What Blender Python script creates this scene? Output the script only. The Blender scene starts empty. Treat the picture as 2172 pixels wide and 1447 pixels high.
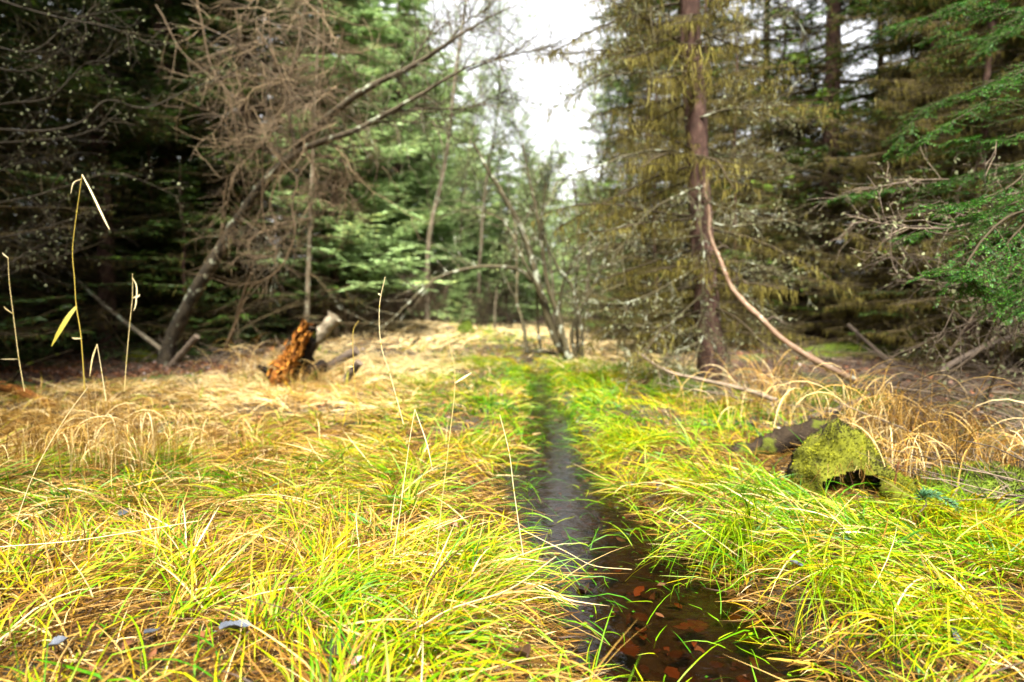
import bpy, math
import numpy as np
PI = math.pi
scene = bpy.context.scene
COL = scene.collection
# ------------------------------------------------------------------ camera
W, H, F, HOR, CH = 2172.0, 1447.0, 1448.0, 640.0, 0.85
PITCH = math.atan((H / 2 - HOR) / F)
cam_d = bpy.data.cameras.new("camera")
cam_d.lens = 24.0; cam_d.sensor_width = 36.0; cam_d.sensor_fit = 'HORIZONTAL'
cam_d.clip_start = 0.05; cam_d.clip_end = 2000.0
cam_d.dof.use_dof = True; cam_d.dof.focus_distance = 2.1; cam_d.dof.aperture_fstop = 1.8
cam = bpy.data.objects.new("camera", cam_d); COL.objects.link(cam)
cam.location = (0, 0, CH); cam.rotation_euler = (PI / 2 - PITCH, 0, 0)
scene.camera = cam
# ------------------------------------------------------------------ world, sun, exposure
SUN_EL, SUN_AZ = math.radians(57), math.radians(184)      # azimuth clockwise from +Y
world = bpy.data.worlds.new("World"); scene.world = world; world.use_nodes = True
nt = world.node_tree; bg = nt.nodes['Background']
sky = nt.nodes.new('ShaderNodeTexSky'); sky.sky_type = 'NISHITA'; sky.sun_disc = False
sky.sun_elevation = SUN_EL; sky.sun_rotation = SUN_AZ; sky.dust_density = 4.0; sky.air_density = 1.0
hs = nt.nodes.new('ShaderNodeHueSaturation'); hs.inputs['Saturation'].default_value = 0.10
nt.links.new(sky.outputs[0], hs.inputs['Color']); nt.links.new(hs.outputs[0], bg.inputs[0])
bg.inputs[1].default_value = 0.12
sun_d = bpy.data.lights.new("sun", 'SUN'); sun_d.energy = 3.5; sun_d.angle = math.radians(16)
sun_d.color = (1.0, 0.96, 0.88)
sun = bpy.data.objects.new("sun", sun_d); COL.objects.link(sun)
sun.rotation_euler = (PI / 2 - SUN_EL, 0, PI - SUN_AZ)
sun.location = (0, 0, 30)
scene.view_settings.view_transform = 'Standard'; scene.view_settings.look = 'None'
scene.view_settings.gamma = 1.0; scene.view_settings.exposure = 2.35
c = scene.cycles
c.max_bounces = 6; c.diffuse_bounces = 3; c.glossy_bounces = 2; c.transmission_bounces = 4
c.transparent_max_bounces = 8; c.volume_bounces = 0; c.use_denoising = True
c.caustics_reflective = False; c.caustics_refractive = False; c.sample_clamp_indirect = 6.0

# ------------------------------------------------------------------ noise, pixels to places
def _hash(ix, iy, seed):
    n = (ix * 374761393 + iy * 668265263 + seed * 974634777) & 0x7fffffff
    n = ((n ^ (n >> 13)) * 1274126177) & 0x7fffffff
    n = n ^ (n >> 16)
    return (n & 0xffffff) / float(0xffffff)
def vn(x, y, seed=0):
    x = np.asarray(x, float); y = np.asarray(y, float)
    fx, fy = np.floor(x), np.floor(y); tx, ty = x - fx, y - fy
    tx = tx * tx * (3 - 2 * tx); ty = ty * ty * (3 - 2 * ty)
    ix, iy = fx.astype(np.int64), fy.astype(np.int64)
    a = _hash(ix, iy, seed); b = _hash(ix + 1, iy, seed); d = _hash(ix, iy + 1, seed); e = _hash(ix + 1, iy + 1, seed)
    return (a * (1 - tx) + b * tx) * (1 - ty) + (d * (1 - tx) + e * tx) * ty
def fbm(x, y, seed=0, o=3):
    s, a, t = 0, 0.5, 0
    for i in range(o):
        s = s + a * vn(x * 2 ** i, y * 2 ** i, seed + i * 17); t += a; a *= 0.5
    return s / t
def sstep(a, b, x):
    t = np.clip((x - a) / (b - a), 0, 1); return t * t * (3 - 2 * t)
SY = np.array([-4, 0.6, 1.3, 1.75, 2.35, 3.0, 3.66, 4.7, 6.3, 8.2, 9.5])
SX = np.array([2.9, 1.0, .61, .47, .38, .27, .22, .29, .26, .34, .22])
SW = np.array([.6, .6, .66, .64, .58, .62, .58, .38, .34, .32, .24])
def stream_d(x, y):
    xc = np.interp(y, SY, SX); w = np.interp(y, SY, SW) * 0.5
    return (x - xc), w * (0.85 + 0.35 * fbm(x * 2.3 + 7, y * 2.3, 5, 2))
def h(x, y):
    x = np.asarray(x, float); y = np.asarray(y, float)
    d, w = stream_d(x, y); ad = np.abs(d)
    z = 0.07 * (fbm(x * 1.3, y * 1.3, 11, 3) - 0.5) * sstep(0, 0.6, ad - w)
    z = z + 0.05 * (fbm(x * 4.5, y * 4.5, 12, 3) - 0.5) * sstep(0, 0.25, ad - w)
    z = z + 0.16 * (fbm(x * 0.35, y * 0.35, 23, 2) - 0.5) * sstep(0.3, 2.5, ad)
    fade = 1 - sstep(9.0, 10.5, y)
    z = z - 0.145 * (1 - sstep(0.65 * w, 1.35 * w + 0.10, ad)) * fade
    z = z + 0.40 * np.exp(-((x + 2.4) / 2.4) ** 2 - ((y - 14.5) / 3.5) ** 2)
    z = z + 0.22 * fbm(x * 0.5, y * 0.5, 40, 3) * sstep(2.2, 4.0, x) * sstep(2.5, 4, y)
    z = z + 0.18 * fbm(x * 0.6, y * 0.6, 44, 3) * sstep(3.6, 6.0, -x) * sstep(6.0, 9, y)
    z = z + 1.5 * sstep(25, 140, np.hypot(x, y))
    return z
cp, sp_ = math.cos(PITCH), math.sin(PITCH)
def at(px, py, Y):
    """the point at distance Y ahead that the photo shows at this pixel"""
    dx = (px - W / 2) / F; up = -(py - H / 2) / F
    d = np.array([dx, cp + up * sp_, -sp_ + up * cp])
    return np.array([0, 0, CH]) + d * (Y / d[1])
def gnd(px, Y, dz=0.0):
    x = (px - W / 2) / F * Y
    return np.array([x, Y, float(h(x, Y)) + dz])

# ------------------------------------------------------------------ mesh building
def nrm(v):
    return v / np.maximum(np.linalg.norm(v, axis=-1, keepdims=True), 1e-9)
class Geo:
    def __init__(s): s.V = []; s.Q = []; s.T = []; s.n = 0
    def add(s, V, Q, T):
        V = np.asarray(V, float).reshape(-1, 3); Q = np.asarray(Q, np.int64).reshape(-1, 4)
        s.V.append(V); s.Q.append(Q + s.n); s.T.append(np.broadcast_to(np.asarray(T, float), (len(V),))); s.n += len(V)
    def tubes(s, P, R, sides=4, T=0.5, cap=False, rough=0, rg=None):
        P = np.asarray(P, float); R = np.asarray(R, float)
        if P.ndim == 2: P = P[None]; R = R[None] if R.ndim == 1 else R
        n, K, _ = P.shape
        t = np.empty_like(P); t[:, 1:-1] = P[:, 2:] - P[:, :-2]; t[:, 0] = P[:, 1] - P[:, 0]; t[:, -1] = P[:, -1] - P[:, -2]
        t = nrm(t); m = nrm(t.mean(1))
        ref = np.where(np.abs(m[:, 2:3]) > 0.8, np.array([[0.0, 1, 0]]), np.array([[0.0, 0, 1]]))[:, None, :]
        u = nrm(np.cross(t, ref)); v = np.cross(t, u)
        a = np.arange(sides) * 2 * PI / sides
        rr = R[:, :, None]
        if rough and rg is not None:
            rr = rr * (1 + rough * rg.standard_normal((n, K, sides)))
        else:
            rr = np.repeat(rr, sides, 2)
        V = P[:, :, None, :] + rr[..., None] * (np.cos(a)[None, None, :, None] * u[:, :, None, :] + np.sin(a)[None, None, :, None] * v[:, :, None, :])
        i = np.arange(n)[:, None, None] * K * sides + np.arange(K - 1)[None, :, None] * sides
        j = np.arange(sides)[None, None, :]; j2 = (j + 1) % sides
        Q = np.stack([i + j, i + j2, i + sides + j2, i + sides + j], -1)
        TT = np.broadcast_to(np.asarray(T, float).reshape(-1, 1), (n, K * sides)).reshape(-1) if np.size(T) in (1, n) else T
        s.add(V, Q, TT)
        if cap:
            for e in (0, K - 1):
                c0 = P[:, e]; ring = V[:, e]
                for q in range(n):
                    VV = np.concatenate([ring[q], c0[q][None]]); k = np.arange(0, sides, 2)
                    QQ = np.stack([k, (k + 1) % sides, (k + 2) % sides, np.full(len(k), sides)], -1)
                    s.add(VV, QQ, .6)
    def rhombi(s, B, D, S, L, Wd, T, bend=0.0):
        n = len(B); L = np.broadcast_to(L, (n,))[:, None]; Wd = np.broadcast_to(Wd, (n,))[:, None]
        tip = B + D * L; tip[:, 2] -= bend * L[:, 0]
        mid = B + D * L * 0.45
        V = np.stack([B, mid + S * Wd, tip, mid - S * Wd], 1)
        Q = np.arange(n)[:, None] * 4 + np.arange(4)[None]
        s.add(V, Q, np.repeat(np.broadcast_to(T, (n,)), 4))
    def ribbons(s, P, Wd, S, T):
        n, K, _ = P.shape
        V = np.stack([P + S * Wd[..., None], P - S * Wd[..., None]], 2)
        i = np.arange(n)[:, None] * K * 2 + np.arange(K - 1)[None] * 2
        Q = np.stack([i, i + 1, i + 3, i + 2], -1)
        s.add(V, Q, np.repeat(np.broadcast_to(T, (n,)), K * 2))
    def mesh(s, name, mat, smooth=True):
        V = np.concatenate(s.V); Q = np.concatenate(s.Q); T = np.concatenate(s.T)
        me = bpy.data.meshes.new(name)
        me.vertices.add(len(V)); me.vertices.foreach_set('co', V.astype(np.float32).ravel())
        me.loops.add(len(Q) * 4); me.loops.foreach_set('vertex_index', Q.astype(np.int32).ravel())
        me.polygons.add(len(Q)); me.polygons.foreach_set('loop_start', np.arange(len(Q), dtype=np.int32) * 4)
        try: me.polygons.foreach_set('loop_total', np.full(len(Q), 4, np.int32))
        except Exception: pass
        me.update(calc_edges=True)
        at_ = me.attributes.new('tint', 'FLOAT', 'POINT'); at_.data.foreach_set('value', T.astype(np.float32))
        if smooth: me.polygons.foreach_set('use_smooth', np.ones(len(Q), bool))
        me.materials.append(mat)
        return me
    def obj(s, name, mat, parent=None, smooth=True, loc=None):
        o = bpy.data.objects.new(name, s.mesh(name, mat, smooth)); COL.objects.link(o)
        if parent is not None: o.parent = parent
        if loc is not None: o.location = loc
        return o
def tag(o, label=None, cat=None, group=None, kind=None):
    if label: o['label'] = label
    if cat: o['category'] = cat
    if group: o['group'] = group
    if kind: o['kind'] = kind
    return o
def empty(name, loc=(0, 0, 0), rz=0.0):
    o = bpy.data.objects.new(name, None); COL.objects.link(o)
    o.location = tuple(float(v) for v in loc); o.rotation_euler = (0, 0, rz); o.empty_display_size = 0.2
    return o
def dup(root, loc, rz, sc=1.0, label=None, group=None):
    r = root.copy(); COL.objects.link(r); r.location = tuple(float(v) for v in loc)
    r.rotation_euler = (root.rotation_euler[0], root.rotation_euler[1], rz); r.scale = (sc, sc, sc)
    if label: r['label'] = label
    if group: r['group'] = group
    for ch in list(root.children):
        k = ch.copy(); COL.objects.link(k); k.parent = r
    return r

# ------------------------------------------------------------------ materials
def mat_tint(name, stops, rough=0.6, transl=0.0, nscale=0.0, namp=0.2, bump=0.0, spec=0.3, var=0.0, stretch=(1, 1, 1), lichen=None):
    m = bpy.data.materials.new(name); m.use_nodes = True; t = m.node_tree; N = t.nodes; L = t.links
    p = N['Principled BSDF']; out = N['Material Output']
    a = N.new('ShaderNodeAttribute'); a.attribute_name = 'tint'
    fac = a.outputs['Fac']
    if nscale:
        tc = N.new('ShaderNodeTexCoord'); mp = N.new('ShaderNodeMapping'); mp.inputs['Scale'].default_value = stretch
        L.new(tc.outputs['Object'], mp.inputs[0])
        nz = N.new('ShaderNodeTexNoise'); nz.inputs['Scale'].default_value = nscale; nz.inputs['Detail'].default_value = 6
        nz.inputs['Roughness'].default_value = 0.65
        L.new(mp.outputs[0], nz.inputs['Vector'])
        ma = N.new('ShaderNodeMath'); ma.operation = 'MULTIPLY_ADD'; ma.inputs[1].default_value = namp; ma.inputs[2].default_value = -namp / 2
        L.new(nz.outputs[0], ma.inputs[0])
        ad = N.new('ShaderNodeMath'); ad.operation = 'ADD'; L.new(fac, ad.inputs[0]); L.new(ma.outputs[0], ad.inputs[1]); fac = ad.outputs[0]
        if bump:
            b = N.new('ShaderNodeBump'); b.inputs['Strength'].default_value = bump; b.inputs['Distance'].default_value = 0.02
            L.new(nz.outputs[0], b.inputs['Height']); L.new(b.outputs[0], p.inputs['Normal'])
    if var:
        oi = N.new('ShaderNodeObjectInfo'); mv = N.new('ShaderNodeMath'); mv.operation = 'MULTIPLY_ADD'
        mv.inputs[1].default_value = var; mv.inputs[2].default_value = -var / 2
        L.new(oi.outputs['Random'], mv.inputs[0]); av = N.new('ShaderNodeMath'); av.operation = 'ADD'
        L.new(fac, av.inputs[0]); L.new(mv.outputs[0], av.inputs[1]); fac = av.outputs[0]
    r = N.new('ShaderNodeValToRGB'); e = r.color_ramp.elements
    e[0].position = stops[0][0]; e[0].color = (*stops[0][1], 1); e[1].position = stops[-1][0]; e[1].color = (*stops[-1][1], 1)
    for ps, cl in stops[1:-1]:
        k = e.new(ps); k.color = (*cl, 1)
    L.new(fac, r.inputs[0]); colr = r.outputs[0]
    if lichen:
        lc, thr, lsc = lichen
        tc2 = N.new('ShaderNodeTexCoord'); n2 = N.new('ShaderNodeTexNoise'); n2.inputs['Scale'].default_value = lsc; n2.inputs['Detail'].default_value = 4
        L.new(tc2.outputs['Object'], n2.inputs['Vector'])
        rr = N.new('ShaderNodeValToRGB'); rr.color_ramp.elements[0].position = thr; rr.color_ramp.elements[1].position = thr + 0.05
        L.new(n2.outputs[0], rr.inputs[0]); mx = N.new('ShaderNodeMix'); mx.data_type = 'RGBA'
        L.new(rr.outputs[0], mx.inputs[0]); L.new(colr, mx.inputs[6]); mx.inputs[7].default_value = (*lc, 1); colr = mx.outputs[2]
    L.new(colr, p.inputs['Base Color']); p.inputs['Roughness'].default_value = rough
    p.inputs['Specular IOR Level'].default_value = spec
    if transl:
        tr = N.new('ShaderNodeBsdfTranslucent'); L.new(colr, tr.inputs[0]); ms = N.new('ShaderNodeMixShader')
        ms.inputs[0].default_value = transl; L.new(p.outputs[0], ms.inputs[1]); L.new(tr.outputs[0], ms.inputs[2])
        L.new(ms.outputs[0], out.inputs[0])
    return m
M = {}
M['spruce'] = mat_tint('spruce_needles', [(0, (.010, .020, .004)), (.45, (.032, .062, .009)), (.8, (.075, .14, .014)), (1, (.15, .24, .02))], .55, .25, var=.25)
M['pale'] = mat_tint('haze_pale_needles', [(0, (.11, .15, .05)), (.4, (.22, .33, .11)), (.75, (.33, .46, .19)), (1, (.46, .52, .15))], .5, .35, var=.3)  # greens lightened so the colour carries the haze of the far clearing
M['vivid'] = mat_tint('fresh_spruce_needles', [(0, (.006, .030, .004)), (.5, (.020, .105, .008)), (1, (.12, .34, .015))], .45, .2)
M['beard'] = mat_tint('hanging_lichen', [(0, (.040, .029, .005)), (.5, (.115, .090, .013)), (.85, (.20, .17, .028)), (1, (.30, .27, .075))], .9, .3, var=.2)
M['lichen'] = mat_tint('pale_lichen', [(0, (.08, .085, .03)), (1, (.22, .23, .12))], .9, .1)
M['twig'] = mat_tint('twig_bark', [(0, (.012, .008, .003)), (.5, (.042, .029, .011)), (1, (.13, .095, .038))], .8, var=.2)
M['redtwig'] = mat_tint('reddish_twig_bark', [(0, (.026, .017, .008)), (.5, (.085, .055, .026)), (1, (.27, .19, .10))], .65, nscale=6, namp=.9)
M['bark'] = mat_tint('spruce_bark', [(0, (.010, .006, .004)), (.5, (.070, .036, .025)), (1, (.22, .135, .10))], .9, nscale=16, namp=1.5, bump=1.0, stretch=(1, 1, .45), lichen=((.17, .18, .09), .66, 7))
M['greybark'] = mat_tint('grey_bark', [(0, (.014, .011, .006)), (.5, (.09, .068, .038)), (1, (.30, .25, .17))], .9, nscale=14, namp=1.0, bump=.8, stretch=(1, 1, .5), lichen=((.30, .32, .22), .60, 9))
M['alder'] = mat_tint('alder_bark', [(0, (.018, .014, .006)), (.5, (.11, .09, .042)), (1, (.31, .27, .16))], .8, nscale=12, namp=1.0, bump=.6, stretch=(1, 1, .5), lichen=((.36, .38, .28), .58, 10))
M['deadwood'] = mat_tint('dead_wood', [(0, (.018, .013, .010)), (.5, (.09, .065, .045)), (1, (.24, .18, .12))], .8, nscale=16, namp=1.0, bump=.8, stretch=(1, 1, 1))
M['blackwood'] = mat_tint('wet_black_wood', [(0, (.006, .005, .005)), (.6, (.034, .024, .015)), (1, (.10, .072, .045))], .75, nscale=20, namp=1.4, bump=1.0, lichen=((.07, .08, .012), .54, 7), spec=.04)
M['pinkpole'] = mat_tint('peeled_pole_bark', [(0, (.10, .045, .02)), (.5, (.17, .105, .06)), (1, (.36, .27, .18))], .6, nscale=14, namp=1.6, bump=.4, lichen=((.28, .28, .20), .62, 14))
M['rotten'] = mat_tint('rotten_orange_wood', [(0, (.03, .010, .002)), (.5, (.30, .10, .008)), (1, (.66, .30, .045))], .9, nscale=30, namp=.8, bump=.8)
M['moss'] = mat_tint('moss', [(0, (.018, .014, .005)), (.4, (.10, .105, .004)), (.8, (.24, .24, .006)), (1, (.40, .40, .012))], .9, .15, nscale=10, namp=.9, bump=.5)
M['stone_moss'] = mat_tint('dark_moss', [(0, (.015, .018, .003)), (.5, (.07, .10, .005)), (1, (.22, .30, .01))], .9, 0, nscale=6, namp=1.2, bump=1.0)
M['green'] = mat_tint('green_grass', [(0, (.010, .055, .001)), (.25, (.05, .19, .001)), (.5, (.17, .32, .001)), (.75, (.32, .34, .002)), (1, (.46, .30, .006))], .45, .35, spec=.25)
M['dry'] = mat_tint('dry_grass', [(0, (.045, .020, .005)), (.35, (.20, .095, .014)), (.7, (.47, .29, .065)), (1, (.84, .66, .34))], .5, .3, spec=.2)
M['leaf'] = mat_tint('brown_leaf', [(0, (.014, .009, .008)), (.35, (.05, .025, .014)), (.7, (.20, .07, .022)), (1, (.42, .24, .13))], .28, .1, nscale=40, namp=.3, bump=.2, spec=.7)
M['greyleaf'] = mat_tint('wet_grey_leaf', [(0, (.02, .022, .028)), (1, (.08, .09, .11))], .4, .0, nscale=40, namp=.3, bump=.2, spec=.4)
M['litter'] = mat_tint('leaf_litter', [(0, (.02, .012, .009)), (.4, (.13, .05, .02)), (.75, (.32, .11, .035)), (1, (.34, .29, .27))], .5, .1)
M['stalk'] = mat_tint('dry_stalk', [(0, (.25, .22, .02)), (.4, (.45, .32, .06)), (1, (.80, .66, .38))], .5, .15)
M['bluespruce'] = mat_tint('blue_green_needles', [(0, (.03, .09, .035)), (1, (.13, .28, .13))], .45, .1)

def mat_ground():
    m = bpy.data.materials.new('ground_soil'); m.use_nodes = True; t = m.node_tree; N = t.nodes; L = t.links; p = N['Principled BSDF']
    a = N.new('ShaderNodeAttribute'); a.attribute_name = 'tint'
    tc = N.new('ShaderNodeTexCoord')
    n1 = N.new('ShaderNodeTexNoise'); n1.inputs['Scale'].default_value = 22; n1.inputs['Detail'].default_value = 9; n1.inputs['Roughness'].default_value = .7
    n2 = N.new('ShaderNodeTexNoise'); n2.inputs['Scale'].default_value = 1.1; n2.inputs['Detail'].default_value = 5
    v = N.new('ShaderNodeTexVoronoi'); v.inputs['Scale'].default_value = 28
    for n in (n1, n2, v): L.new(tc.outputs['Object'], n.inputs['Vector'])
    def ramp(st, src):
        r = N.new('ShaderNodeValToRGB'); e = r.color_ramp.elements; e[0].position = st[0][0]; e[0].color = (*st[0][1], 1); e[1].position = st[-1][0]; e[1].color = (*st[-1][1], 1)
        for ps, cl in st[1:-1]:
            k = e.new(ps); k.color = (*cl, 1)
        L.new(src, r.inputs[0]); return r.outputs[0]
    forest = ramp([(.34, (.010, .006, .004)), (.5, (.045, .022, .010)), (.62, (.11, .045, .018)), (.75, (.07, .05, .035))], n1.outputs[0])
    moss = ramp([(.3, (.02, .03, .004)), (.6, (.09, .13, .01)), (.8, (.16, .19, .015))], n1.outputs[0])
    soil = ramp([(.3, (.010, .007, .003)), (.55, (.040, .027, .010)), (.8, (.10, .07, .02))], n1.outputs[0])
    mk = ramp([(.52, (0, 0, 0)), (.66, (1, 1, 1))], n2.outputs[0])
    def mix(f, a_, b_):
        x = N.new('ShaderNodeMix'); x.data_type = 'RGBA'; L.new(f, x.inputs[0]); L.new(a_, x.inputs[6]); L.new(b_, x.inputs[7]); return x.outputs[2]
    fm = mix(mk, forest, moss)
    colr = mix(a.outputs['Fac'], fm, soil)
    L.new(colr, p.inputs['Base Color']); p.inputs['Roughness'].default_value = .85
    b = N.new('ShaderNodeBump'); b.inputs['Strength'].default_value = .9; b.inputs['Distance'].default_value = .03
    L.new(n1.outputs[0], b.inputs['Height']); L.new(b.outputs[0], p.inputs['Normal'])
    return m
def mat_water():
    m = bpy.data.materials.new('brook_water'); m.use_nodes = True; t = m.node_tree; N = t.nodes; L = t.links
    N.remove(N['Principled BSDF']); out = N['Material Output']
    tr = N.new('ShaderNodeBsdfTransparent'); tr.inputs[0].default_value = (.42, .29, .17, 1)
    gl = N.new('ShaderNodeBsdfGlossy'); gl.inputs['Roughness'].default_value = .03; gl.inputs['Color'].default_value = (.85, .87, .9, 1)
    fr = N.new('ShaderNodeFresnel'); fr.inputs[0].default_value = 1.33; ms = N.new('ShaderNodeMixShader')
    tc = N.new('ShaderNodeTexCoord'); nz = N.new('ShaderNodeTexNoise'); nz.inputs['Scale'].default_value = 16; nz.inputs['Detail'].default_value = 3
    mp = N.new('ShaderNodeMapping'); mp.inputs['Scale'].default_value = (1, 1.8, 1); L.new(tc.outputs['Object'], mp.inputs[0]); L.new(mp.outputs[0], nz.inputs['Vector'])
    b = N.new('ShaderNodeBump'); b.inputs['Strength'].default_value = .15; b.inputs['Distance'].default_value = .02; L.new(nz.outputs[0], b.inputs['Height'])
    L.new(b.outputs[0], gl.inputs['Normal']); L.new(b.outputs[0], fr.inputs['Normal'])
    L.new(fr.outputs[0], ms.inputs[0]); L.new(tr.outputs[0], ms.inputs[1]); L.new(gl.outputs[0], ms.inputs[2]); L.new(ms.outputs[0], out.inputs[0])
    return m

# ------------------------------------------------------------------ ground and water
def grassy(x, y):
    """1 where meadow grass grows, 0 on the forest floor"""
    n = 1.3 * (fbm(x * 0.9, y * 0.9, 71, 3) - 0.5)
    left = np.interp(y, [0, 4, 6.6, 7.8, 10, 13, 18, 26], [-7, -6.0, -4.2, -3.3, -3.2, -4.4, -5.5, -7])
    right = np.interp(y, [0, 2.2, 3.0, 4.0, 6.0, 9, 14, 22], [3.6, 2.6, 1.7, 1.75, 2.2, 2.4, 3.6, 5])
    far = 1 - sstep(24, 27, y)
    return sstep(-0.25, 0.25, x - left + n) * sstep(-0.25, 0.25, right - x + n * .8) * far
def greenness(x, y):
    d, w = stream_d(x, y); n = fbm(x * 1.1, y * 1.1, 90, 3) - 0.5
    g = np.interp(d, [-2.8, -1.7, -1.0, -.2, .2, 1.4, 2.2], [.16, .22, .66, .98, 1.0, .9, .35])
    near = np.interp(d, [-4, -2.4, -1.4, -.6, 0, 1.2, 2.4], [.30, .48, .62, .68, .80, .74, .60])
    f = sstep(2.9, 4.4, y)
    g = near * (1 - f) + g * f
    fy = sstep(8.0, 10.5, y)
    back = 0.08 + 0.9 * np.exp(-((x + 0.06 * (y - 8)) / 0.8) ** 2) * (1 - sstep(13, 17, y))
    g = g * (1 - fy) + back * fy
    return np.clip(g + n * 0.7, 0, 1)
u = np.linspace(-1, 1, 561); gx = 4.0 * u + 220 * u ** 5 + 0.15
v = np.linspace(0, 1, 621); gy = -30 + 0 * v
gy = np.concatenate([np.linspace(-220, 0.5, 60)[:-1], 0.5 + 13 * v[:561] / v[560] * 1.0, 13.5 + 260 * (np.linspace(0, 1, 90)[1:]) ** 2.2])
GX, GY = np.meshgrid(gx, gy); GZ = h(GX, GY) + 0.012 * (vn(GX * 14, GY * 14, 3) - .5)
g = Geo(); nx_, ny_ = len(gx), len(gy)
ii = (np.arange(ny_ - 1)[:, None] * nx_ + np.arange(nx_ - 1)[None]).ravel()
zone = grassy(GX, GY); dd, ww = stream_d(GX, GY)
zone = np.maximum(zone, (1 - sstep(1.0, 1.6, np.abs(dd) / ww)) * (1 - sstep(8, 10, GY)))
g.add(np.stack([GX, GY, GZ], -1), np.stack([ii, ii + 1, ii + nx_ + 1, ii + nx_], -1), zone.ravel())
tag(g.obj('ground', mat_ground()), 'damp brown forest floor beneath grass and fallen needles', 'ground', kind='structure')
WZ = -0.085
g = Geo(); yy = np.linspace(0.2, 9.6, 120); xc = np.interp(yy, SY, SX); ww = np.interp(yy, SY, SW) * .5 + .16
cr = np.linspace(-1, 1, 13)
WX = xc[:, None] + ww[:, None] * cr[None]; WY = np.repeat(yy[:, None], 13, 1)
ii = (np.arange(119)[:, None] * 13 + np.arange(12)[None]).ravel()
g.add(np.stack([WX, WY, np.full_like(WX, WZ)], -1), np.stack([ii, ii + 1, ii + 14, ii + 13], -1), .5)
tag(g.obj('stream_water', mat_water()), 'narrow shallow brook of clear brown water', 'water', kind='structure')

# ------------------------------------------------------------------ conifers
def walk(P0, D0, L, K, rg, wig=.12, grav=0.0, gpow=1.0):
    n = len(P0); P = np.empty((n, K, 3)); P[:, 0] = P0; d = nrm(D0)
    st = (np.broadcast_to(L, (n,)) / (K - 1))[:, None]
    for k in range(1, K):
        P[:, k] = P[:, k - 1] + d * st
        d = d + wig * rg.standard_normal((n, 3)); d[:, 2] -= grav * (k / K) ** gpow; d = nrm(d)
    return P
def on_path(P, t):
    """points, tangents on polylines P (n,K,3) at t (n,m)"""
    n, K, _ = P.shape; f = np.clip(t, 0, .9999) * (K - 1); i = f.astype(int); w = (f - i)[..., None]
    r = np.arange(n)[:, None]
    a, b = P[r, i], P[r, i + 1]
    return a * (1 - w) + b * w, nrm(b - a)
def sprout(P, per, rg, ang=(35, 65), flat=True, t0=.12):
    n = len(P); t = t0 + (1 - t0) * (np.arange(per)[None] + rg.random((n, per)) * .9) / per
    B, T = on_path(P, t); up = np.array([0, 0, 1.0])
    S = nrm(np.cross(T, up))
    if not flat:
        N_ = np.cross(S, T); a = rg.random((n, per, 1)) * 2 * PI; S = S * np.cos(a) + N_ * np.sin(a)
    sgn = np.where(np.arange(per) % 2 == 0, 1.0, -1.0)[None, :, None]
    if not flat: sgn = 1
    th = np.radians(rg.uniform(ang[0], ang[1], (n, per, 1)))
    D = T * np.cos(th) + S * sgn * np.sin(th)
    return B.reshape(-1, 3), D.reshape(-1, 3), t.reshape(-1)
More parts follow.
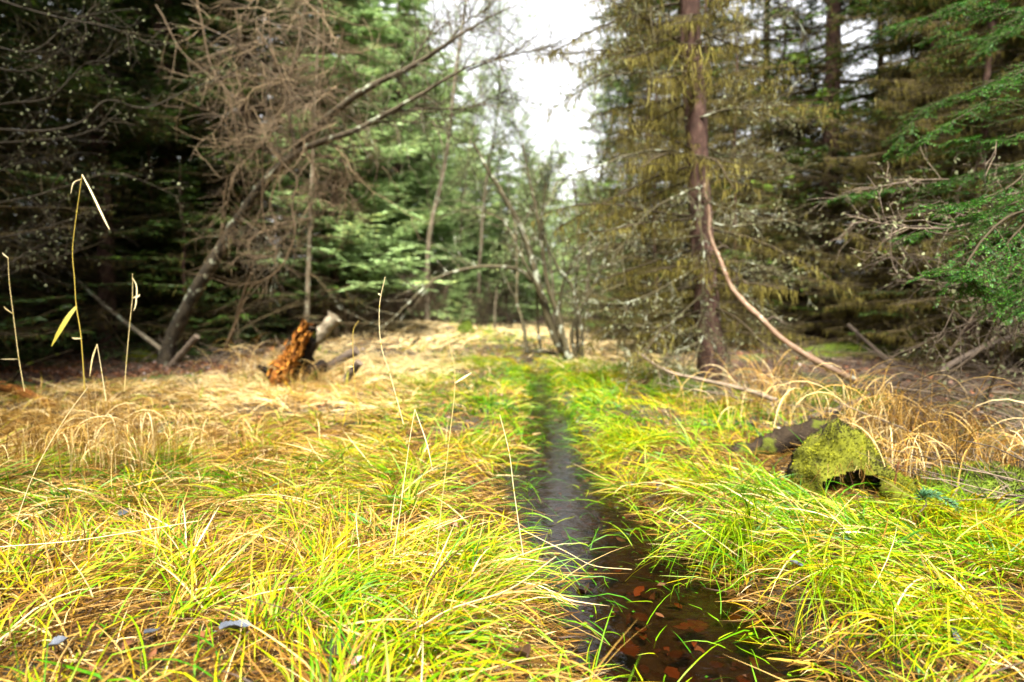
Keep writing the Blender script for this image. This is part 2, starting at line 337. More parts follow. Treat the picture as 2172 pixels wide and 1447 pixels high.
def conifer(seed, Ht=16, r0=.16, z0=1.0, Lmax=2.4, nbr=130, bare_to=3.0, bare_p=.8, beard=0.0, beard_to=8.0, tintb=.5, shoot=(.10, .016), dens=15, bark='bark', fol='spruce', loc=(0, 0, 0), up=.1, lean=0.0, lowL=.8, zpow=1.0, nsh=12):
    rg = np.random.default_rng(seed)
    root = empty('conifer', loc)
    K = 26; zt = np.linspace(-.15, Ht, K); wob = np.cumsum(rg.standard_normal((K, 2)) * .018, 0); wob -= wob[0]
    P = np.stack([wob[:, 0] + lean * zt, wob[:, 1], zt], -1); R = r0 * (1 - zt.clip(0) / Ht) ** .8 + .008
    R[0] *= 1.5; R[1] *= 1.0
    PP = P; zi = np.concatenate([[-.15, 0, .12, .3, .5], zt[2:]]) ; zi = np.unique(zi)
    P2 = np.stack([np.interp(zi, zt, P[:, 0]), np.interp(zi, zt, P[:, 1]), zi], -1)
    R2 = r0 * (1 - zi.clip(0) / Ht) ** .8 + .008; R2 *= 1 + .75 * np.exp(-zi.clip(0) / .14)
    tg = Geo(); tg.tubes(P2, R2, 12, .5, rough=.05, rg=rg); tg.obj('trunk', M[bark], root)
    # branches
    q = rg.random(nbr) ** zpow; z = z0 + (Ht - z0) * q * .985; az = rg.random(nbr) * 2 * PI
    s = (Ht - z) / (Ht - z0); L = Lmax * (s ** .75) * rg.uniform(.6, 1.1, nbr) * np.where(z < bare_to, lowL, 1) + .15
    x0 = np.interp(z, zt, P[:, 0]); y0 = np.interp(z, zt, P[:, 1])
    B = np.stack([x0, y0, z], -1); D = np.stack([np.cos(az), np.sin(az), rg.uniform(-.35, .12, nbr) + up], -1)
    bare = (z < bare_to) & (rg.random(nbr) < bare_p)
    KB = 8; PB = walk(B, D, L, KB, rg, .07, .10); PB[..., 2] += (np.linspace(0, 1, KB)[None] ** 3) * (L * .13)[:, None]
    rb = np.interp(L, [0, 3], [.006, .026])[:, None] * (1 - .8 * np.linspace(0, 1, KB)[None])
    wg = Geo(); wg.tubes(PB, rb, 4, rg.uniform(.2, .8, nbr))
    fg = Geo(); bg_ = Geo()
    per = dens
    B1, D1, t1 = sprout(PB, per, rg)
    L1 = np.repeat(L, per) * .42 * (1 - .75 * t1) * rg.uniform(.6, 1.2, len(t1)) + .07
    L1 = np.minimum(L1, .75)
    P1 = walk(B1, D1, L1, 4, rg, .10, .16)
    b1 = np.repeat(bare, per)
    # keep fewer twigs on short branches
    keep = rg.random(len(t1)) < np.clip(np.repeat(L, per) / 1.3, .35, 1)
    P1, L1, b1, t1 = P1[keep], L1[keep], b1[keep], t1[keep]; bt = np.repeat(rg.random(nbr), per)[keep]
    wg.tubes(P1, np.linspace(.0055, .0018, 4)[None].repeat(len(P1), 0), 3, np.clip(.5 + .3 * rg.standard_normal(len(P1)), 0, 1))
    # fine bare twiglets on bare twigs
    if b1.any():
        Pb = P1[b1]; B2, D2, t2 = sprout(Pb, 5, rg, (30, 70), flat=False)
        L2 = np.repeat(L1[b1], 5) * .45 * rg.random(len(B2)) + .03
        S2 = nrm(np.cross(D2, rg.standard_normal(D2.shape)))
        wg.rhombi(B2, D2, S2, L2, .0022, np.clip(.6 + .3 * rg.standard_normal(len(B2)), 0, 1), .1)
    lv = ~b1
    Pl = P1[lv]; ns = nsh
    B2, D2, t2 = sprout(Pl, ns, rg, (25, 60), t0=.0)
    Ll = np.repeat(L1[lv], ns)
    L2 = shoot[0] * rg.uniform(.6, 1.3, len(B2)) * (.5 + .7 * (1 - t2)) * np.clip(Ll / .3, .5, 1.3)
    up2 = np.array([0, 0, 1.0]) + .45 * rg.standard_normal(D2.shape)
    S2 = nrm(np.cross(D2, up2))
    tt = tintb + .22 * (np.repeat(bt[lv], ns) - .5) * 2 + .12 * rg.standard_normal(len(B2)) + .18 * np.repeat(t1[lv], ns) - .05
    fg.rhombi(B2, D2, S2, L2, shoot[1] * rg.uniform(.7, 1.2, len(B2)), np.clip(tt, 0, 1), .18)
    # main axis needles along the twig
    Bm, Tm = on_path(Pl, np.tile([.0, .3, .6, .85], (len(Pl), 1)))
    Bm = Bm.reshape(-1, 3); Tm = Tm.reshape(-1, 3)
    fg.rhombi(Bm, Tm, nrm(np.cross(Tm, np.array([0, 0, 1.0]) + .3 * rg.standard_normal(Tm.shape))), shoot[0] * 1.1, shoot[1], np.clip(tintb + .2 * rg.standard_normal(len(Bm)), 0, 1), .1)
    wg.obj('branches', M['twig'], root); fg.obj('crown', M[fol], root, smooth=False)
    if beard > 0:
        for PX, per_, sc in ((PB, int(40 * beard), 1.0), (P1, max(1, int(15 * beard)), .7)):
            n = len(PX); t = rg.random((n, per_)); Bx, Tx = on_path(PX, t); Bx = Bx.reshape(-1, 3)
            Bx = Bx[rg.random(len(Bx)) < np.interp(Bx[:, 2], [0, beard_to * .7, beard_to * 1.3], [1, .9, 0.05])]
            m = len(Bx); Lx = (.02 + rg.exponential(.055, m)).clip(0, .28) * sc
            a = rg.random(m) * 2 * PI; S = np.stack([np.cos(a), np.sin(a), np.zeros(m)], -1)
            Pw = walk(Bx, np.stack([.25 * rg.standard_normal(m), .25 * rg.standard_normal(m), -np.ones(m)], -1), Lx, 3, rg, .35, .15)
            wd = rg.uniform(.0015, .0040, m)[:, None] * np.array([.8, 1, .15])[None]
            bg_.ribbons(Pw, wd, np.repeat(S[:, None], 3, 1), np.clip(.5 + .27 * rg.standard_normal(m), 0, 1))
        bg_.obj('hanging_lichen', M['beard'], root, smooth=False)
    return root

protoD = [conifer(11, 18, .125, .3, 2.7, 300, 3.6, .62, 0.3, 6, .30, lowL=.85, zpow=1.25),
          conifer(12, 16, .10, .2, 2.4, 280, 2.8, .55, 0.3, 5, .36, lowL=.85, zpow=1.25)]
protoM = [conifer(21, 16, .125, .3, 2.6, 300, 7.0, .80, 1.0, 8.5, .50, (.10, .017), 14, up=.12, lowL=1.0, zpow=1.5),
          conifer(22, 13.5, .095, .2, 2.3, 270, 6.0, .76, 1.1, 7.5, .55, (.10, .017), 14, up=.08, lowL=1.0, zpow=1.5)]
protoP = [conifer(31, 11, .10, .3, 2.5, 230, .6, .5, 0, 0, .5, (.14, .026), 16, fol='pale', up=.12, nsh=12),
          conifer(32, 7.5, .07, .2, 2.1, 190, .4, .5, 0, 0, .62, (.14, .026), 16, fol='pale', up=.16, nsh=12)]
protoY = [conifer(41, 4.6, .05, .1, 1.6, 130, 1.5, .5, 0.5, 3, .38, (.10, .018), 14, up=.1, nsh=10)]
rs = np.random.default_rng(5)
def plant(proto, px, Y, sc, label, cat='tree', group=None, rz=None, x=None):
    x = (px - W / 2) / F * Y if x is None else x
    loc = (x, Y, float(h(x, Y)) - .03)
    rz = rs.random() * 2 * PI if rz is None else rz
    if proto.get('used'):
        return dup(proto, loc, rz, sc, label, group)
    proto['used'] = 1; proto.location = loc; proto.rotation_euler = (0, 0, rz); proto.scale = (sc,) * 3
    tag(proto, label, cat, group)
    return proto
for p_ in protoD + protoM + protoP: p_['category'] = 'tree'
GD = 'dark conifers of the left-hand woods'; GM = 'lichen hung spruces of the right-hand woods'; GP = 'pale green conifers at the far end of the clearing'
# the left woods
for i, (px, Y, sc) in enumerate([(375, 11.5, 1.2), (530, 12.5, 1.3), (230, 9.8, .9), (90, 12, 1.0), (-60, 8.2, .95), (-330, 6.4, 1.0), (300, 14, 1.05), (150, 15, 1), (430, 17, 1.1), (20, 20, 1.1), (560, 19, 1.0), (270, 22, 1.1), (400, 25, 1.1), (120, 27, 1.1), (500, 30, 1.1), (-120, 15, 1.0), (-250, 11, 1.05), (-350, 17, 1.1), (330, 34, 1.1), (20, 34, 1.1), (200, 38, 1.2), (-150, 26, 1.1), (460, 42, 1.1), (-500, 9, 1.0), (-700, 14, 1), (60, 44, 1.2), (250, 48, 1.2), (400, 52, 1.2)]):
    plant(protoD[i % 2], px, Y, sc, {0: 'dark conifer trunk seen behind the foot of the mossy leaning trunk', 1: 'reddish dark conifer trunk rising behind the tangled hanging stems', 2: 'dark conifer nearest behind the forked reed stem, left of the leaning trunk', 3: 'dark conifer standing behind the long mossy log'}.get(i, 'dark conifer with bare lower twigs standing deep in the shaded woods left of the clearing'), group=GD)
# at the edge of the left wood, green to the ground
plant(protoP[0], 712, 12.5, .8, 'bushy green conifer at the edge of the left woods behind the white mottled log', group=GP)
for i, (px, Y, sc, k) in enumerate([(690, 20, 1.35, 0), (800, 25, 1.3, 0), (860, 29, 1.35, 0), (900, 24, .95, 1), (850, 22, 1.15, 0), (955, 33, 1.7, 1), (1010, 28, 1.0, 1), (1075, 26, .75, 1), (1060, 36, 1.25, 1), (1130, 31, .95, 1), (990, 42, 1.6, 1), (1180, 38, 1.1, 1), (1120, 46, 1.5, 1), (1050, 52, 1.2, 1), (760, 34, 1.5, 0), (900, 44, 1.6, 0), (1290, 21, .62, 1), (1240, 27, .72, 1), (1240, 44, 1.2, 1), (1330, 36, .9, 1), (1290, 50, 1.2, 1), (840, 55, 1.6, 0), (690, 46, 1.6, 0), (1210, 56, 1.1, 1), (1000, 62, 1.3, 1), (1110, 66, 1.3, 1), (930, 60, 1.5, 1)]):
    plant(protoP[k], px, Y, sc, 'pale green conifer in the soft light at the far end of the clearing', group=GP)
# the right woods
plant(protoM[0], 1745, 13.0, 1.3, 'second spruce trunk behind the fallen pole, thick with olive lichen', group=GM)
for i, (px, Y, sc) in enumerate([(1365, 15.5, .85), (1425, 17, .95), (1622, 16, 1.1), (1330, 22, 1.0), (1860, 15.5, 1.0), (1960, 11, 1.1), (2090, 8.8, 1.0), (1500, 24, .8), (1690, 22, .8), (1930, 21, .9), (2060, 17, 1.1), (2200, 12, 1.0), (2180, 24, 1.1), (2350, 10, 1), (2300, 17, 1), (2120, 32, 1.0)]):
    plant(protoM[(i + 1) % 2], px, Y, sc, {0: 'lichened spruce at the very edge of the right-hand woods against the sky', 1: 'dark spruce trunk just left behind the reddish spruce', 2: 'dark spruce trunk seen between the reddish spruce and the second spruce', 5: 'lichened spruce right of the second spruce, behind the green boughs', 6: 'dark thick spruce trunk behind the bright green boughs near the right edge'}.get(i, 'spruce trunk deep in the right-hand woods, its dead branches hung with olive lichen'), group=GM)

GY_ = 'young conifers crowding under the taller trees'
protoY[0]['category'] = 'tree'
protoZ = [conifer(42, 7.0, .05, .1, 1.9, 210, 7, .85, 1.5, 8, .45, (.09, .015), 14, up=.05, nsh=8, zpow=1.1)]; protoZ[0]['category'] = 'tree'
for i, (px, Y, sc) in enumerate([(1390, 11.5, .8), (1560, 11.5, .8), (1940, 9, .9), (2060, 7.5, .9), (2150, 9.5, 1.1), (2000, 13, 1.1), (1480, 14, 1.1), (1590, 14.5, .9), (1690, 17, .8), (1800, 17, .8), (1880, 13, .8), (1540, 19, .8), (2120, 13, 1.1), (1950, 17, 1.0)]):
    plant(protoZ[0], px, Y, sc, 'slim dead spruce shrouded in olive lichen among the right-hand trunks', group='slim lichen shrouded spruces')
ry = np.random.default_rng(66); nY = 0
for i in range(400):
    Y = ry.uniform(9.5, 40); px = ry.uniform(-150, 2320); x = (px - W / 2) / F * Y
    inside = np.interp(Y, [0, 10, 16, 22, 26], [-4.2, -4.2, -6.0, -7.2, -7.2]) < x < np.interp(Y, [0, 9, 14, 22, 26], [3.6, 3.6, 4.6, 6, 6])
    if (inside and Y < 24) or nY >= 105: continue
    nY += 1; Lw = px < 1150
    sc = ry.uniform(.6, 1.25) * (1.0 if not inside else .8)
    if Y < 13.5 and 1660 < px < 1840: continue
    if Y < 17 and 560 < px < 820: continue
    if px > 1250 and (Y > 27 or (Y > 16 and ry.random() < .35)): continue
    pp = 700 < px < 1250
    plant(protoZ[0] if px > 1250 else (protoP[1] if pp else protoY[0]), px, Y, sc * (.5 if pp else 1), 'young shade grown conifer filling the gaps between the %s' % ('trunks left of the clearing' if px < 700 else ('far trees behind the meadow' if px < 1250 else 'trunks right of the brook')), group=GY_ + (' at left' if px < 700 else (' at the far end' if px < 1250 else ' at right')))
# trees added beside and behind the viewer to shade the sides
for i, (x, y) in enumerate([(-6.5, 3), (-8, 6.2), (-7.5, -.5), (-9.5, 1.5), (-10.5, 9), (-11, 5), (-6.5, -4), (-9, -5), (-13, 2), (-14, 8), (-12, 13), (-15, 12), (-5.5, -8), (-11, -9), (-13, -4), (-17, 16), (-9, -13), (-5.6, 1.2), (-5.4, -2.2), (-7.2, 4.4), (-6.3, -6), (-4.5, -3.6), (-4.3, -6.4), (-5.0, -.6), (-4.7, -9)]):
    plant(protoD[i % 2], 0, y, 1.0, 'dark conifer added beside and behind the left foreground meadow to shade it', group='shade conifers added beside the left foreground', x=x)
for i, (x, y) in enumerate([(6.5, 2), (6.2, 6.2), (7, -2), (9, 4.5), (9.5, 0), (6, -6), (11, 8), (10.5, -5), (8.5, 9.5), (13, 3), (14, 11), (5.5, -11), (11, -10), (12, 16), (17, 14), (4.9, -3), (5.2, .2), (4.6, -6.5)]):
    plant(protoM[i % 2], 0, y, 1.0, 'lichened spruce added beside and behind the right foreground to shade it', group='shade spruces added beside the right foreground', x=x)

# ------------------------------------------------------------------ bare branches by hand
def spline(pts, n=8, rg=None, wob=0.0):
    P = np.array(pts, float); Q_ = np.vstack([2 * P[0] - P[1], P, 2 * P[-1] - P[-2]]); out = []
    for i in range(1, len(Q_) - 2):
        t = np.linspace(0, 1, n, endpoint=False)[:, None]; a, b, d, e = Q_[i - 1], Q_[i], Q_[i + 1], Q_[i + 2]
        out.append(.5 * ((2 * b) + (-a + d) * t + (2 * a - 5 * b + 4 * d - e) * t ** 2 + (-a + 3 * b - 3 * d + e) * t ** 3))
    out.append(P[-1][None]); R = np.vstack(out)
    if rg is not None and wob: R = R + wob * np.cumsum(rg.standard_normal(R.shape), 0) * .3
    return R
def limb(G, pts, r0, r1, rg, sides=8, tw=0, twl=.3, sub=3, grav=.05, T=.5, LG=None, lich=0, wob=.006, rough=.06, cap=False, twr=.004, upz=0.0, t0=.15):
    P = spline(pts, 8, rg, wob); n = len(P); R = np.linspace(r0, r1, n)
    G.tubes(P, R, sides, T, rough=rough, rg=rg, cap=cap)
    A = [(P[None], 1.0)]
    if tw:
        B, D, t = sprout(P[None], tw, rg, (25, 75), flat=False, t0=t0); D[:, 2] += upz
        L = twl * rg.uniform(.4, 1.3, len(B)); P1 = walk(B, D, L, 6, rg, .16, grav)
        G.tubes(P1, twr * np.linspace(1, .4, 6)[None].repeat(len(P1), 0), 4, T + .15 * rg.standard_normal(len(P1))); A.append((P1, .8))
        if sub:
            B, D, t = sprout(P1, sub, rg, (25, 70), flat=False)
            L = np.repeat(L, sub) * .5 * rg.uniform(.3, 1.2, len(B)); P2 = walk(B, D, L, 4, rg, .2, grav)
            G.tubes(P2, twr * .5 * np.linspace(1, .5, 4)[None].repeat(len(P2), 0), 3, T + .2 * rg.standard_normal(len(P2))); A.append((P2, .6))
    if LG is not None and lich:
        for PX, k in A:
            per = max(1, int(lich * k * (PX.shape[1] if len(PX) == 1 else 4))); tt = rg.random((len(PX), per))
            Bx, Tx = on_path(PX, tt); Bx = Bx.reshape(-1, 3); m = len(Bx)
            D = rg.standard_normal((m, 3)); D[:, 2] -= .3; D = nrm(D); S = nrm(np.cross(D, rg.standard_normal((m, 3))))
            LG.rhombi(Bx, D, S, rg.uniform(.01, .035, m), rg.uniform(.004, .012, m), rg.random(m), .2)
    return P

def tree_root(name, loc): return empty(name, loc)
def local(g_, root):
    L = np.array(root.location)
    g_.V = [v_ - L for v_ in g_.V]; return g_

# main spruce trunk at the right of the brook
rg = np.random.default_rng(101)
base = gnd(1522, 6.5); root = empty('spruce', base)
tag(root, 'reddish brown spruce trunk with pale lichened dead branches standing right of the brook', 'tree')
g = Geo(); zz = [(1530, 850), (1522, 815), (1512, 760), (1500, 680), (1492, 560), (1484, 420), (1474, 250), (1466, 100), (1460, -60), (1452, -400), (1448, -900), (1440, -1800)]
P = spline([at(a, b, 6.5) for a, b in zz], 5, rg, .004); s_ = P[:, 2] - base[2]
R = .118 * (1 - s_.clip(0) / 16) + .10 * np.exp(-s_.clip(0) / .28)
g.tubes(P, R, 16, .5, rough=.05, rg=rg); local(g, root).obj('trunk', M['bark'], root)
g = Geo(); lg = Geo()
for pts, r in [
    ([(1490, 395, 6.4), (1440, 410, 6.1), (1370, 455, 5.9), (1290, 560, 5.8)], .016), ([(1482, 390, 6.3), (1486, 470, 6.1), (1494, 560, 6.05), (1487, 640, 6.0), (1492, 700, 6.0), (1460, 790, 5.9)], .013),
    ([(1490, 560, 6.4), (1420, 600, 6.1), (1330, 640, 6), (1230, 640, 6)], .013), ([(1496, 620, 6.4), (1430, 680, 6.1), (1370, 745, 6), (1330, 770, 5.9)], .014),
    ([(1500, 640, 6.4), (1470, 700, 6.2), (1400, 700, 6.1), (1300, 690, 6)], .012), ([(1500, 690, 6.4), (1440, 735, 6.2), (1400, 790, 6.0)], .012),
    ([(1505, 540, 6.4), (1440, 560, 6.5), (1340, 545, 6.6), (1220, 600, 6.6)], .013), ([(1505, 700, 6.4), (1540, 740, 6.1), (1535, 800, 5.9), (1520, 850, 5.8)], .012),
    ([(1505, 600, 6.4), (1560, 610, 6.2), (1610, 650, 6.1), (1650, 720, 6.0)], .011), ([(1495, 500, 6.4), (1400, 510, 6.2), (1290, 500, 6.1), (1200, 540, 6.1)], .012),
    ([(1495, 470, 6.4), (1560, 480, 6.5), (1660, 470, 6.6), (1720, 500, 6.7)], .012), ([(1500, 560, 6.4), (1590, 560, 6.3), (1700, 590, 6.2)], .011),
    ([(1485, 330, 6.4), (1380, 320, 6.1), (1250, 360, 6.0), (1180, 390, 6)], .014), ([(1485, 250, 6.4), (1570, 230, 6.2), (1680, 260, 6.1)], .014),
    ([(1480, 200, 6.4), (1390, 140, 6.2), (1350, 50, 6.2), (1330, -50, 6.1)], .018), ([(1475, 150, 6.4), (1370, 150, 6.2), (1260, 160, 6.1), (1200, 200, 6)], .014),
    ([(1475, 90, 6.4), (1560, 60, 6.3), (1680, 20, 6.2)], .014), ([(1480, 300, 6.5), (1540, 330, 6.9), (1650, 320, 7.2)], .013),
    ([(1490, 420, 6.4), (1530, 440, 6.0), (1600, 460, 5.9)], .010), ([(1470, 60, 6.4), (1380, 20, 6.1), (1280, 40, 6.1)], .013), ([(1485, 380, 6.5), (1560, 370, 6.9), (1660, 380, 7.1)], .012)]:
    limb(g, [at(*p_) for p_ in pts], r * .8, .003, rg, 5, tw=30, twl=.34, sub=5, grav=.06, T=.30, LG=lg, lich=.8, twr=.003)
o_ = local(g, root).obj('dead_branches', M['alder'], root); local(lg, root).obj('lichen', M['lichen'], o_, smooth=False)
bg_ = Geo(); fg = Geo()
# olive lichen and live sprays higher up
nb = 125; z = .5 + 11.5 * rg.random(nb) ** 1.3; az = rg.random(nb) * 2 * PI; az = np.where((np.cos(az) > .2) & (rg.random(nb) < .6), az + PI, az)
px_ = np.interp(z, P[:, 2], P[:, 0]); py_ = np.interp(z, P[:, 2], P[:, 1])
Lb = rg.uniform(.8, 2.1, nb) * np.where(np.cos(az) < -.3, .85, 1) * np.interp(z, [0, 6, 12], [.8, 1, .6]); PB = walk(np.stack([px_, py_, z], -1), np.stack([np.cos(az), np.sin(az), rg.uniform(-.3, .15, nb)], -1), Lb, 8, rg, .08, .09)
g2 = Geo(); g2.tubes(PB, np.linspace(.016, .004, 8)[None].repeat(nb, 0), 4, .5)
B1, D1, t1 = sprout(PB, 15, rg); L1 = .40 * (1 - .6 * t1) * rg.uniform(.5, 1.2, len(t1)) + .05; P1 = walk(B1, D1, L1, 4, rg, .1, .15)
g2.tubes(P1, np.linspace(.005, .0015, 4)[None].repeat(len(P1), 0), 3, .5)
for PX, per_ in ((PB, 80), (P1, 26)):
    Bx, _ = on_path(PX, rg.random((len(PX), per_))); Bx = Bx.reshape(-1, 3); m = len(Bx)
    a = rg.random(m) * 2 * PI; S = np.stack([np.cos(a), np.sin(a), 0 * a], -1)
    Pw = walk(Bx, np.stack([.25 * rg.standard_normal(m), .25 * rg.standard_normal(m), -np.ones(m)], -1), (.02 + rg.exponential(.05, m)).clip(0, .28), 3, rg, .35, .15)
    bg_.ribbons(Pw, rg.uniform(.0015, .0040, m)[:, None] * np.array([.8, 1, .15])[None], np.repeat(S[:, None], 3, 1), np.clip(.55 + .27 * rg.standard_normal(m), 0, 1))
local(g2, root).obj('branches', M['twig'], root); local(bg_, root).obj('hanging_lichen', M['beard'], root, smooth=False)

# bent pole leaning against that trunk
rg = np.random.default_rng(102)
root = empty('leaning_pole', gnd(1835, 5.2)); tag(root, 'long bent pole with peeling pinkish bark leaning from the ground to the reddish spruce trunk', 'fallen branch')
g = Geo(); P = spline([at(*p_) for p_ in [(1494, 390, 6.2), (1501, 440, 6.1), (1508, 490, 6.0), (1538, 562, 5.85), (1562, 612, 5.75), (1652, 703, 5.5), (1738, 762, 5.3), (1840, 812, 5.1)]], 8, rg, .009)
g.tubes(P, np.linspace(.010, .026, len(P)) * (1 + .25 * np.abs(np.sin(np.arange(len(P)) * 1.7)) ** 6), 10, .42, rough=.13, rg=rg, cap=True); local(g, root).obj('pole', M['pinkpole'], root)
for k in (10, 20, 30, 38, 46):
    g = Geo(); limb(g, [P[k], P[k] + np.array([.08, -.02, .03]), P[k] + np.array([.15, -.05, -.02])], .006, .002, rg, 4, 3, .1, 0, T=.5)
    local(g, root).obj('twig', M['deadwood'], root)

# crooked grey stems of the alder clump in the middle
rg = np.random.default_rng(103)
root = empty('alder', gnd(1190, 9.9)); tag(root, 'clump of crooked grey alder stems growing at the head of the brook', 'tree')
stems = [([(1215, 765), (1180, 720), (1155, 650), (1130, 560), (1100, 470), (1060, 400), (1040, 370), (1000, 300)], .062, .018), ([(1150, 770), (1143, 700), (1140, 610), (1120, 520)], .022, .008),
         ([(1205, 762), (1190, 690), (1165, 600), (1150, 500), (1130, 400), (1110, 300)], .040, .012), ([(1222, 760), (1215, 700), (1240, 640), (1280, 560), (1300, 440)], .032, .010),
         ([(1228, 762), (1222, 690), (1220, 600), (1228, 500), (1215, 380)], .028, .010), ([(1235, 765), (1232, 690), (1210, 600), (1180, 560), (1150, 480), (1160, 380)], .026, .010),
         ([(1136, 600), (1100, 572), (1040, 566), (980, 572), (920, 595), (860, 650), (810, 700)], .030, .010), ([(1200, 765), (1160, 745), (1110, 745)], .03, .015),
         ([(1160, 640), (1110, 560), (1070, 480), (1010, 440)], .02, .006), ([(1180, 700), (1195, 600), (1240, 520), (1270, 400)], .024, .008)]
g = Geo()
for i, (pts, r0, r1) in enumerate(stems):
    P = [at(a, b, 9.9 + .25 * math.sin(i * 2.1) - .05 * k) for k, (a, b) in enumerate(pts)]
    gi = Geo(); limb(gi, P, r0 * 1.15, r1, rg, 8, tw=16, twl=.7, sub=5, grav=-.02, T=.25, twr=.006, upz=.25, t0=.3, wob=.012)
    local(gi, root).obj('stem', M['alder'], root)
root = empty('alder', gnd(1108, 10.6)); tag(root, 'single thin pale stem standing left of the alder clump', 'tree')
g = Geo(); limb(g, [at(a, b, 10.6) for a, b in [(1118, 745), (1112, 690), (1098, 640), (1100, 575), (1096, 470)]], .032, .010, rg, 8, 10, .6, 3, T=.6, upz=.3, twr=.006, t0=.5)
local(g, root).obj('trunk', M['alder'], root)

# light, half bare broadleaved trees in the gap of sky
def airy(px, Y, Ht, lab, seed, lean=0.0, leaves=1.0):
    rg_ = np.random.default_rng(seed); b = gnd(px, Y); root_ = empty('birch', b); tag(root_, lab, 'tree'); gw_, gl_ = Geo(), Geo()
    P = walk(b[None], np.array([[lean, .0, 1.0]]), np.array([Ht]), 22, rg_, .05, 0); gw_.tubes(P, np.linspace(.006 * Ht, .01, 22)[None], 8, .6, rough=.06, rg=rg_); local(gw_, root_).obj('trunk', M['greybark'], root_)
    gw_ = Geo(); B, D, t = sprout(P, 44, rg_, (30, 60), flat=False, t0=.2); L = Ht * .26 * (1.15 - .8 * t) * rg_.uniform(.5, 1.2, 44); D[:, 2] += .3
    P1 = walk(B, D, L, 8, rg_, .13, -.03); gw_.tubes(P1, np.linspace(.014, .004, 8)[None].repeat(44, 0), 4, .4)
    B, D, t = sprout(P1, 12, rg_, (25, 60), flat=False); P2 = walk(B, D, np.repeat(L, 12) * .4 * rg_.uniform(.4, 1.2, len(B)), 5, rg_, .15, .02); gw_.tubes(P2, np.linspace(.006, .002, 5)[None].repeat(len(P2), 0), 3, .4)
    B, D, t = sprout(P2, 6, rg_, (25, 60), flat=False); m = len(B); P3 = walk(B, D, rg_.uniform(.1, .35, m), 3, rg_, .2, .05); gw_.tubes(P3, np.linspace(.003, .0012, 3)[None].repeat(m, 0), 3, .45)
    B, _ = on_path(P3, rg_.random((m, 3))); B = B.reshape(-1, 3); B = B[rg_.random(len(B)) < leaves]; m = len(B); D = nrm(rg_.standard_normal((m, 3))); gl_.rhombi(B, D, nrm(np.cross(D, rg_.standard_normal((m, 3)))), rg_.uniform(.03, .075, m), rg_.uniform(.012, .025, m), np.clip(.6 + .25 * rg_.standard_normal(m), 0, 1))
    local(gw_, root_).obj('branches', M['twig'], root_); local(gl_, root_).obj('leaves', M['pale'], root_, smooth=False)
airy(905, 19, 13.5, 'tall airy pale green tree beside the left woods, sky showing through it', 801, .03, .9)
airy(1245, 17.5, 8.5, 'light yellow green tree standing against the sky just left of the right-hand woods', 802, .02, 1.0)
airy(1175, 23, 8, 'half bare tree with thin leaves low in the gap of sky', 803, 0, .5)
airy(1050, 20, 5.5, 'brownish half bare tree behind the crooked alder stems', 804, -.03, .35)
airy(1015, 24, 12, 'slender tree with thin pale green leaves in the left part of the sky gap', 806, -.02, .6)
airy(975, 25, 9, 'slight pale tree rising before the far conifers left of the sky gap', 805, .02, .6)

# leaning tree with the tangle of hanging stems, left
rg = np.random.default_rng(104)
root = empty('leaning_tree', gnd(350, 8.6)); tag(root, 'mossy leaning trunk whose long bare limbs reach over the clearing from the left', 'tree')
g = Geo(); limb(g, [at(*p_) for p_ in [(345, 790, 8.6), (362, 720, 8.6), (400, 640, 8.5), (452, 550, 8.3), (505, 460, 8.1), (560, 385, 7.9), (625, 315, 7.6)]], .095, .05, rg, 14, 0, T=.15, rough=.10)
local(g, root).obj('trunk', M['greybark'], root)
for pts, r in [([(625, 315, 7.6), (700, 245, 7.3), (780, 190, 7.0), (870, 145, 6.8), (940, 105, 6.6), (1010, 60, 6.5), (1090, 20, 6.4)], .048), ([(560, 385, 7.9), (640, 320, 7.4), (740, 285, 7.0), (830, 240, 6.8), (920, 185, 6.6), (990, 150, 6.5), (1056, 127, 6.4)], .042),
               ([(940, 105, 6.6), (990, 50, 6.6), (1040, 20, 6.6)], .012), ([(830, 240, 6.8), (900, 232, 6.7), (990, 230, 6.6), (1080, 190, 6.6)], .014), ([(740, 285, 7), (800, 262, 6.9), (880, 262, 6.8), (960, 258, 6.7)], .013),
               ([(870, 145, 6.8), (900, 90, 6.9), (930, 40, 7)], .012), ([(990, 150, 6.5), (1080, 115, 6.4), (1180, 92, 6.3)], .010), ([(505, 460, 8.1), (560, 500, 7.7), (600, 540, 7.5)], .016), ([(625, 315, 7.6), (610, 200, 7.6), (640, 80, 7.6), (660, -60, 7.6)], .026)]:
    g = Geo(); limb(g, [at(*p_) for p_ in pts], r, .004, rg, 7, tw=34, twl=.48, sub=6, grav=.0, T=.35, twr=.0045, wob=.010)
    local(g, root).obj('limb', M['greybark'], root)
